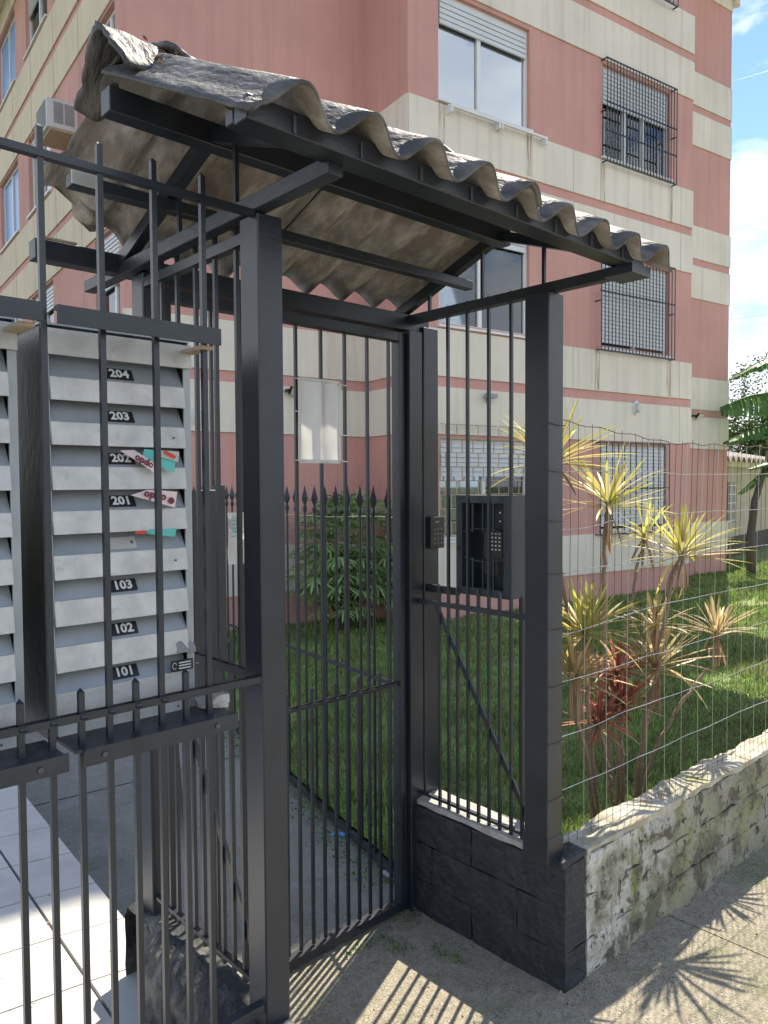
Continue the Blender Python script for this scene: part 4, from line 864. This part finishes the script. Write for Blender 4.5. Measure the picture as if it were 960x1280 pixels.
# ground floor
window(main, U(5.47), U(6.92), 0.95, 2.15, 0.36, (0.5,), GLASS2, curtain=True)
w2 = window(main, U(8.28), U(9.75), 0.93, 2.15, 0.97, (0.5,))
grille(main, U(8.15), U(9.66), 0.91, 2.17, 0.10, 0.126, (0.0, 0.5, 1.0), PAINT, w2)
# second storey
window(main, U(5.47), U(6.92), 3.47, 4.72, 0.13, (0.46,), GLASS2, curtain=True)
w4 = window(main, U(8.28), U(9.75), 3.47, 4.72, 0.97, (0.5,))
grille(main, U(8.16), U(9.76), 3.42, 4.74, 0.10, 0.072, (0.0, 0.60, 1.0), PAINT, w4)
# third storey
w5 = window(main, U(5.47), U(6.92), 6.04, 7.28, 0.27, (0.45,), GLASS)
w6 = window(main, U(8.28), U(9.75), 6.04, 7.28, 0.40, (0.35, 0.62), GLASS2, curtain=True)
grille(main, U(8.26), U(9.77), 5.95, 7.31, 0.10, 0.066, (0.0, 0.30, 0.58, 1.0), PAINT, w6)
# fourth storey
window(main, U(5.47), U(6.92), 8.61, 9.84, 0.3, (0.45,), GLASS)
w8 = window(main, U(8.28), U(9.75), 8.61, 9.84, 0.4, (0.5,), GLASS)
grille(main, U(8.26), U(9.77), 8.48, 9.85, 0.10, 0.10, (0.0, 0.3, 0.58, 1.0), PAINT, w8)
STAIN = mat('rust_run_stain', (0.40, 0.27, 0.14), 0.95, var=0.2, scale=3)
def stain_mat():
    m = STAIN; nt = m.node_tree; N = nt.nodes.new; L = nt.links.new; out = nt.nodes['Material Output']; b = nt.nodes['Principled BSDF']
    tc = N('ShaderNodeTexCoord'); mp = N('ShaderNodeMapping'); mp.inputs['Scale'].default_value = (30, 30, 1.2); L(tc.outputs['Object'], mp.inputs[0]); n = N('ShaderNodeTexNoise'); n.inputs['Scale'].default_value = 2; n.inputs['Detail'].default_value = 6; L(mp.outputs[0], n.inputs[0])
    a = N('ShaderNodeMapRange'); a.inputs[1].default_value = 0.42; a.inputs[2].default_value = 0.72; a.inputs[4].default_value = 0.38; L(n.outputs[0], a.inputs[0]); tr = N('ShaderNodeBsdfTransparent'); ms = N('ShaderNodeMixShader'); L(a.outputs[0], ms.inputs[0]); L(tr.outputs[0], ms.inputs[1]); L(b.outputs[0], ms.inputs[2]); L(ms.outputs[0], out.inputs[0])
stain_mat()
for u_, z_ in ((8.27, 5.94), (9.76, 5.94), (8.17, 3.41), (9.74, 3.41), (5.5, 5.99), (6.9, 5.99), (8.3, 0.91), (9.6, 0.91)):
    main.box(MB(), U(u_)-0.05, U(u_)+0.05, 0.0225, 0.0235, z_-0.52, z_).build('rust_stain', STAIN, bld)
# brick pattern burglar bars on the ground floor window
g = MB(); a0, a1, z0, z1 = U(5.40), U(7.05), 1.0, 2.31
for r_ in range(9):
    z_ = z0+(z1-z0)*r_/8; main.box(g, a0, a1, 0.10, 0.108, z_-0.005, z_+0.005)
    if r_ < 8:
        for q in range(11):
            x_ = a0 + 0.165*(q + (0.5 if r_ % 2 else 0))
            if x_ < a1: main.box(g, x_-0.005, x_+0.005, 0.10, 0.108, z_+0.005, z_+(z1-z0)/8-0.005)
wg = [o for o in bld.children if o.name.startswith('window')][0]
g.build('security_grille', WOOD, wg)
# rack under the third storey window
rk = MB()
for q in (5.58, 6.32, 6.36, 7.10): main.box(rk, U(q)-0.012, U(q)+0.012, 0.022, 0.12, 5.88, 5.97)
main.box(rk, U(5.56), U(7.12), 0.11, 0.122, 5.94, 5.965); main.box(rk, U(5.56), U(7.12), 0.06, 0.072, 5.965, 5.98)
rk.build('flower_box_rack', WHITE, w5)
wall_build(rec, [], CREAM, only_low=True); wall_build(stepw, [], CREAM, only_low=True, proud=0.020, trim=(0, 0.16))
wall_build(endw, [], CREAM)
wall_build(stp2, [], CREAM, proud=0.018, trim=(0.16, 0)); wall_build(east, [], CREAM, proud=0.018, trim=(0.16, 0)); wall_build(side_l, [], CREAM, proud=0.018, trim=(0.17, 0.17))
# left wing wall; t = distance from its near corner line origin
LW = left.len + 1.05
def T(t): return LW - t
lo = []; wins = []
for k in range(4):
    o = FL[k]
    for t0, t1 in ((1.15, 2.40), (4.55, 5.98), (6.78, 8.35), (10.2, 11.6)):
        lo.append((T(t1), T(t0), 0.93+o, 2.17+o)); wins.append((k, t0, t1, 0.93+o, 2.17+o))
wall_build(left, lo, CREAMY)
for k, t0, t1, z0, z1 in wins:
    blue = abs(t0-6.78) < .01
    window(left, T(t1), T(t0), z0, z1, {0: 0.35, 1: 0.55 if t0 < 2 else 0.3, 2: 0.0 if t0 < 2 else 0.2, 3: 0.5}[k] if not blue else 0.0, (0.5,), BLUEC if blue else GLASS2, curtain=False, deep=0.10)
# roof slab with overhang; unseen front edge jogged to throw shade on the path
rf = MB()
poly = [(1.5, 7.25), (4.45, 7.25), (4.45, 6.50), (6.4, 6.42), (7.0, 6.06), (10.85, 6.06), (10.85, 7.32), (12.95, 7.32), (12.95, 19), (1.2, 19)]
n = len(poly); rf.add([(u, v, 10.27) for u, v in poly] + [(u, v, 10.72) for u, v in poly], [tuple(range(n-1, -1, -1)), tuple(range(n, 2*n))] + [(i, (i+1) % n, n+(i+1) % n, n+i) for i in range(n)])
rf.build('roof', CREAM, bld)
rf = MB(); rf.add([(1.5, 7.3, 10.725), (12.9, 7.3, 10.725), (12.9, 19, 10.725), (1.5, 19, 10.725), (4.5, 11.5, 11.9), (10, 11.5, 11.9)], [(0, 1, 5, 4), (1, 2, 5), (2, 3, 4, 5), (3, 0, 4)]).build('roof', HROOF, bld)
MB().tube([(12.80, 7.86, 10.0), (12.80, 7.86, 10.27)], 0.07, 8).build('rain_gutter_end', CREAM, bld)
# vertical expansion joints on the yellow wing
for u_ in (7.7, 10.0):
    for z0, z1 in ((2.2, 2.75), (2.875, 3.42), (4.765, 5.315), (5.44, 5.985)): main.box(MB(), U(u_)-0.004, U(u_)+0.004, 0.0222, 0.0232, z0, z1).build('render_joint', SHEETG, bld)
for t in (2.9, 4.2, 5.6, 7.0, 8.6):
    left.box(MB(), T(t)-0.006, T(t)+0.006, 0.0225, 0.0245, 2.2, 10.2).build('render_joint', WOOD, bld)

# ---- things fixed on the building
def wb(u, v, z): return bw(u, v, z)
def boxb(mb, u0, u1, v0, v1, z0, z1): return mb.hexa([bw(u0, v0, z0), bw(u1, v0, z0), bw(u1, v1, z0), bw(u0, v1, z0), bw(u0, v0, z1), bw(u1, v0, z1), bw(u1, v1, z1), bw(u0, v1, z1)])
def LP(t, d, z): q = left.P(T(t), d, z); return bw(*q)
def lbox(mb, t0, t1, d0, d1, z0, z1): return mb.hexa([LP(t1, d1, z0), LP(t0, d1, z0), LP(t0, d0, z0), LP(t1, d0, z0), LP(t1, d1, z1), LP(t0, d1, z1), LP(t0, d0, z1), LP(t1, d0, z1)])
ac = thing('air_conditioner', 'old cream window air conditioner sticking out of the left wing', 'air conditioner', LP(3.3, 0.2, 6.5))
lbox(MB(), 3.05, 3.60, 0.0, 0.40, 6.34, 6.72).build('casing', SHUT, ac, bevel=0.006)
for t0, t1 in ((0.05, 0.17), (0.19, 0.31)): lbox(MB(), 3.044, 3.052, t0, t1, 6.41, 6.68).build('grille_panel', SHEETG, ac)
for q in range(12): lbox(MB(), 3.08, 3.57, 0.40, 0.410, 6.37+q*0.028, 6.385+q*0.028).build('louvre', SHEETG, ac)
lbox(MB(), 3.03, 3.62, 0.0, 0.36, 6.30, 6.338).build('bracket', WOOD, ac)
def flood(label, u, v, z, du):
    t = thing('floodlight', label, 'floodlight', bw(u, v, z), group='floodlights on the building')
    mb = MB(); boxb(mb, u-0.02, u+0.02, v-0.10, v-0.022, z+0.0, z+0.03); mb.build('arm', BLKP, t)
    P = [bw(u+a*du, v-b, z+c) for a, b, c in ((0, .10, -.03), (.16, .10, -.03), (.16, .16, .05), (0, .16, .05), (0, .07, -.02), (.16, .07, -.02), (.16, .13, .06), (0, .13, .06))]
    MB().hexa(P).build('lamp_head', BLKP, t)
    P = [bw(u+a*du, v-b, z+c) for a, b, c in ((.015, .103, -.03), (.145, .103, -.03), (.145, .16, .045), (.015, .16, .045), (.015, .105, -.033), (.145, .105, -.033), (.145, .163, .042), (.015, .163, .042))]
    MB().hexa(P).build('lens', LAMPW, t)
flood('black floodlight on the recessed wall above the shrub', 3.93, 7.9, 2.68, 1)
flood('black floodlight on the right end of the building', 11.65, 7.9, 2.74, 1)
def bulkhead(label, u, v, z):
    t = thing('wall_lamp', label, 'wall lamp', bw(u, v, z), group='oval wall lamps')
    P = lambda r, d, n=14: [bw(u+r*0.6*math.cos(a), v-d, z+r*math.sin(a)) for a in np.linspace(0, 2*math.pi, n, endpoint=False)]
    for nm, r0, d0, d1, m in (('base', 0.10, 0.02, 0.05, WHITE), ('glass_cover', 0.078, 0.05, 0.10, LAMPW)):
        a, b = P(r0, d0), P(r0*(1 if nm == 'base' else .8), d1); n = 14
        MB().add(a+b, [tuple(range(n, 2*n))[::-1]] + [(i, n+i, n+(i+1) % n, (i+1) % n) for i in range(n)]).build(nm, m, t)
bulkhead('small oval wall lamp on the facade above the wire fence', 8.98, 7.0, 2.68)
bulkhead('small oval wall lamp on the recessed wall beside the letterboxes', 2.87, 7.9, 2.36)
sc = thing('security_camera', 'small grey security camera on the facade above the ground floor window', 'camera', bw(6.19, 6.95, 2.67))
boxb(MB(), 6.12, 6.26, 6.86, 6.94, 2.65, 2.70).build('camera_body', SHEETG, sc); boxb(MB(), 6.18, 6.21, 6.93, 6.98, 2.60, 2.72).build('bracket', BLKP, sc)
# power wires in the sky
for i, (z0, z1) in enumerate(((8.6, 8.2), (7.6, 7.4), (6.9, 6.8), (14.2, 12.6))):
    tag(MB().tube([(22+2*t, 22-40*t, z0+(z1-z0)*t - 1.2*math.sin(math.pi*t)*.5) for t in np.linspace(-0.3, 1, 14)], 0.005, 4).build('power_line', BOLT), ['highest of the three thin cables right of the building', 'middle of the three thin cables right of the building', 'lowest of the three thin cables right of the building', 'single cable crossing the blue sky at the top corner'][i], 'cable')

# ================================================================== LADY PALM SHRUB
def palm_frond(seed):
    r_ = random.Random(seed); mb = MB(); mb.tube([(0, 0, 0), (0, 0.10, 0.05), (0, 0.2, 0.06)], 0.003, 4); n = r_.randint(7, 10)
    for i in range(n):
        a = R(-80+160*i/(n-1))+r_.uniform(-.06, .06); Ln = r_.uniform(.17, .26); w = 0.034; s = []
        for k in range(6):
            t = k/5; rr = Ln*t; x = math.sin(a)*rr; y = 0.2+math.cos(a)*rr*0.9; z = 0.06-0.36*Ln*t*t; ww = w*(0.4+1.5*t)*(1-t*0.8)**.8 if k < 5 else 0.003; px, py = math.cos(a)*ww/2, -math.sin(a)*ww/2; s += [(x-px, y-py, z), (x+px, y+py, z)]
        mb.add(s, [(2*k, 2*k+1, 2*k+3, 2*k+2) for k in range(5)])
    o = mb.build('frond', RHAP); me = o.data; bpy.data.objects.remove(o); return me
FR = [palm_frond(i) for i in range(5)]
shc = Vector(bw(4.35, 7.15, 0.0)); shb = thing('lady_palm_shrub', 'dense dark green lady palm shrub against the recessed pink wall', 'shrub', shc)
for i in range(285):
    a = random.random()*6.28; zz = random.uniform(0.25, 1.25); rad = 0.74*math.sqrt(max(0.05, 1-((zz-0.70)/0.72)**2))*random.uniform(.35, 1.0)
    p = Vector((math.cos(a)*rad*1.05, math.sin(a)*rad*0.75, zz)); o = bpy.data.objects.new('frond', random.choice(FR)); COL.objects.link(o); o.parent = shb
    rz = a - math.pi/2 + random.uniform(-.5, .5); o.matrix_local = Matrix.Translation(p - Vector((math.cos(a), math.sin(a), 0))*0.2) @ Matrix.Rotation(rz, 4, 'Z') @ Matrix.Rotation(R(random.uniform(-30, 45) + (25 if zz > 1.0 else 0)), 4, 'X') @ Matrix.Scale(random.uniform(.75, 1.1), 4)
for i in range(16):
    a = random.random()*6.28; r_ = random.random()*0.3; x, y = shc.x+math.cos(a)*r_, shc.y+math.sin(a)*r_*0.7
    MB().tube([(x, y, 0), (x+random.uniform(-.05, .05), y, 0.4), (x+random.uniform(-.15, .15), y+random.uniform(-.1, .1), 0.9)], 0.013, 5).build('cane', PSTEM, shb)

# ================================================================== FAR HOUSE, TREES, BANANA
hs = thing('far_house', 'small beige house with a corrugated roof beyond the lawn at the right', 'house', (16.4, 7.0, 0))
he = Vector((0.988, 0.156, 0)); hn = Vector((0.156, -0.988, 0))
def HP(s, d, z): q = Vector((15.6, 6.75, 0)) + he*s + hn*d; return (q.x, q.y, z)
def hbox(mb, a0, a1, d0, d1, z0, z1): return mb.hexa([HP(a0, d1, z0), HP(a1, d1, z0), HP(a1, d0, z0), HP(a0, d0, z0), HP(a0, d1, z1), HP(a1, d1, z1), HP(a1, d0, z1), HP(a0, d0, z1)])
mb = MB(); hbox(mb, -1, 0.78, -5, 0, 0, 1.95); hbox(mb, 0.78, 1.45, -5, 0, 0, 0.72); hbox(mb, 0.78, 1.45, -5, 0, 1.62, 1.95); hbox(mb, 1.45, 8, -5, 0, 0, 1.95); mb.build('wall', HOUSE, hs)
hbox(MB(), -1, 8, 0.001, 0.02, 0, 0.42).build('wall_foot', HDARK, hs)  # darker strip along the bottom of the house wall
hw = MB(); hbox(hw, 0.78, 1.45, -0.1, -0.07, 0.72, 0.76); hbox(hw, 0.78, 0.82, -0.1, -0.07, 0.76, 1.62); hbox(hw, 1.41, 1.45, -0.1, -0.07, 0.76, 1.62); hw_ = hw.build('window', WHITE, hs)
hbox(MB(), 0.82, 1.41, -0.095, -0.09, 0.76, 1.62).build('pane', GLASS2, hw_)
gg = MB()
for i in range(5): hbox(gg, 0.82+0.14*i, 0.832+0.14*i, 0.01, 0.02, 0.72, 1.62)
for i in range(5): hbox(gg, 0.78, 1.45, 0.02, 0.03, 0.78+0.19*i, 0.792+0.19*i)
gg.build('security_grille', WHITE, hw_)
hbox(MB(), -1.2, 8.2, -0.02, 0.12, 1.95, 2.06).build('fascia', CREAM, hs)
def hr(u, v): 
    s = -1.2+9.4*u; return HP(s, 0.5-4.5*v, 2.07+0.85*v+0.055*math.cos(s*2*math.pi/0.42))
MB().grid(hr, 360, 10).build('roof', HROOF, hs, smooth=True)
bt = thing('banana_plant', 'banana plant with long drooping leaves at the right edge in front of the far house', 'banana plant', (13.44, 5.22, 0))
MB().tube([(13.44, 5.22, 0), (13.42, 5.23, 0.7), (13.5, 5.2, 1.3), (13.7, 5.1, 1.9)], [0.085, 0.07, 0.06, 0.045], 9).build('trunk', BARK, bt, smooth=True)
def banana(pts, w, seed, fold):
    """arched leaf: midrib along pts, two torn hanging halves"""
    r_ = random.Random(seed); P = [Vector(p) for p in pts]; n = 36; mid = []
    for i in range(n+1):
        t = i/n*(len(P)-1); k = min(int(t), len(P)-2); u = t-k; p0, p1, p2, p3 = P[max(k-1, 0)], P[k], P[k+1], P[min(k+2, len(P)-1)]
        mid.append(0.5*((2*p1)+(p2-p0)*u+(2*p0-5*p1+4*p2-p3)*u*u+(3*p1-p0-3*p2+p3)*u**3))
    mb = MB(); mb.tube(mid, [0.022*(1-i/n)+0.004 for i in range(n+1)], 5)
    for sgn in (-1, 1):
        for i in range(n):
            d = (mid[i+1]-mid[i]).normalized(); s = d.cross(Vector((0, 0, 1))).normalized()*sgn; t = (i+.5)/n; ww = w*math.sin(math.pi*min(1, t*0.93+0.07))**.5*r_.uniform(.88, 1.05)
            a, b = mid[i], mid[i]+(mid[i+1]-mid[i])*(0.97 if r_.random() < .8 else 0.7); f = fold+r_.uniform(-.12, .12)
            o1 = s*ww*0.55*math.cos(f) - Vector((0, 0, 1))*ww*0.55*math.sin(f); o2 = s*ww*(math.cos(f)*.55+math.cos(f+.5)*.45) - Vector((0, 0, 1))*ww*(math.sin(f)*.55+math.sin(f+.5)*.45)
            q = len(mb.v); mb.add([a, b, b+o1, a+o1, b+o2, a+o2], [(0, 1, 2, 3), (3, 2, 4, 5)])
    mb.build('leaf', BANA, bt)
banana([(13.7, 5.1, 1.85), (13.9, 5.0, 3.0), (13.6, 5.25, 3.12), (13.12, 5.65, 2.90)], 0.46, 1, 0.95)
banana([(13.7, 5.1, 1.85), (14.2, 4.8, 3.4), (13.8, 5.05, 3.75), (13.25, 5.55, 3.40)], 0.32, 2, 0.5)
banana([(13.7, 5.1, 1.85), (14.0, 4.9, 2.75), (13.7, 5.1, 2.62), (13.15, 5.6, 2.3)], 0.30, 3, 0.6)
banana([(13.7, 5.1, 1.85), (14.0, 4.9, 2.2), (13.7, 5.05, 1.9), (13.3, 5.4, 1.42)], 0.22, 4, 0.6)
banana([(13.7, 5.1, 1.85), (14.2, 4.7, 2.4), (13.9, 4.85, 2.1), (13.45, 5.3, 1.85)], 0.22, 5, 0.5)
banana([(13.7, 5.1, 1.85), (14.4, 4.6, 3.2), (15, 4.2, 3.0), (15.4, 3.8, 2.2)], 0.35, 6, 0.6)
def tree(label, x, y, h, r, n, seed):
    r_ = random.Random(seed); t = thing('leafy_tree', label, 'tree', (x, y, -0.1), group='trees behind the far house')
    MB().tube([(x, y, -0.1), (x+.1, y, h*.3), (x-.1, y+.1, h*.6), (x, y, h*.85)], [.28, .22, .15, .05], 8).build('trunk', BARK, t)
    for k in range(6):
        a = k*1.05; MB().tube([(x, y, h*(.35+.06*k)), (x+math.cos(a)*r*.5, y+math.sin(a)*r*.5, h*(.5+.06*k)), (x+math.cos(a)*r*.8, y+math.sin(a)*r*.8, h*(.6+.05*k))], [.1, .06, .03], 5).build('limb', BARK, t)
    cl = [(x+r_.gauss(0, r*.5), y+r_.gauss(0, r*.5), h*.62+r_.gauss(0, h*.17), r*r_.uniform(.25, .5)) for _ in range(26)]; mb = MB()
    for i in range(n):
        c = r_.choice(cl); p = Vector((c[0], c[1], c[2])) + Vector((r_.gauss(0, 1), r_.gauss(0, 1), r_.gauss(0, .8))).normalized()*c[3]*r_.uniform(.6, 1.05)
        d = Vector((r_.uniform(-1, 1), r_.uniform(-1, 1), r_.uniform(-.8, .4))).normalized(); s = d.cross(Vector((r_.random(), r_.random(), 1))).normalized(); L_ = r_.uniform(.06, .15)
        mb.add([p, p+d*L_*.5+s*L_*.3, p+d*L_, p+d*L_*.5-s*L_*.3], [(0, 1, 2, 3)])
    mb.build('crown', TREEL, t)
tree('dark leafy tree showing between the building and the banana leaves', 25.5, 13.0, 4.9, 2.3, 34000, 3)
tree('leafy tree further right behind the far house roof', 28.5, 9.8, 4.7, 2.6, 34000, 5)
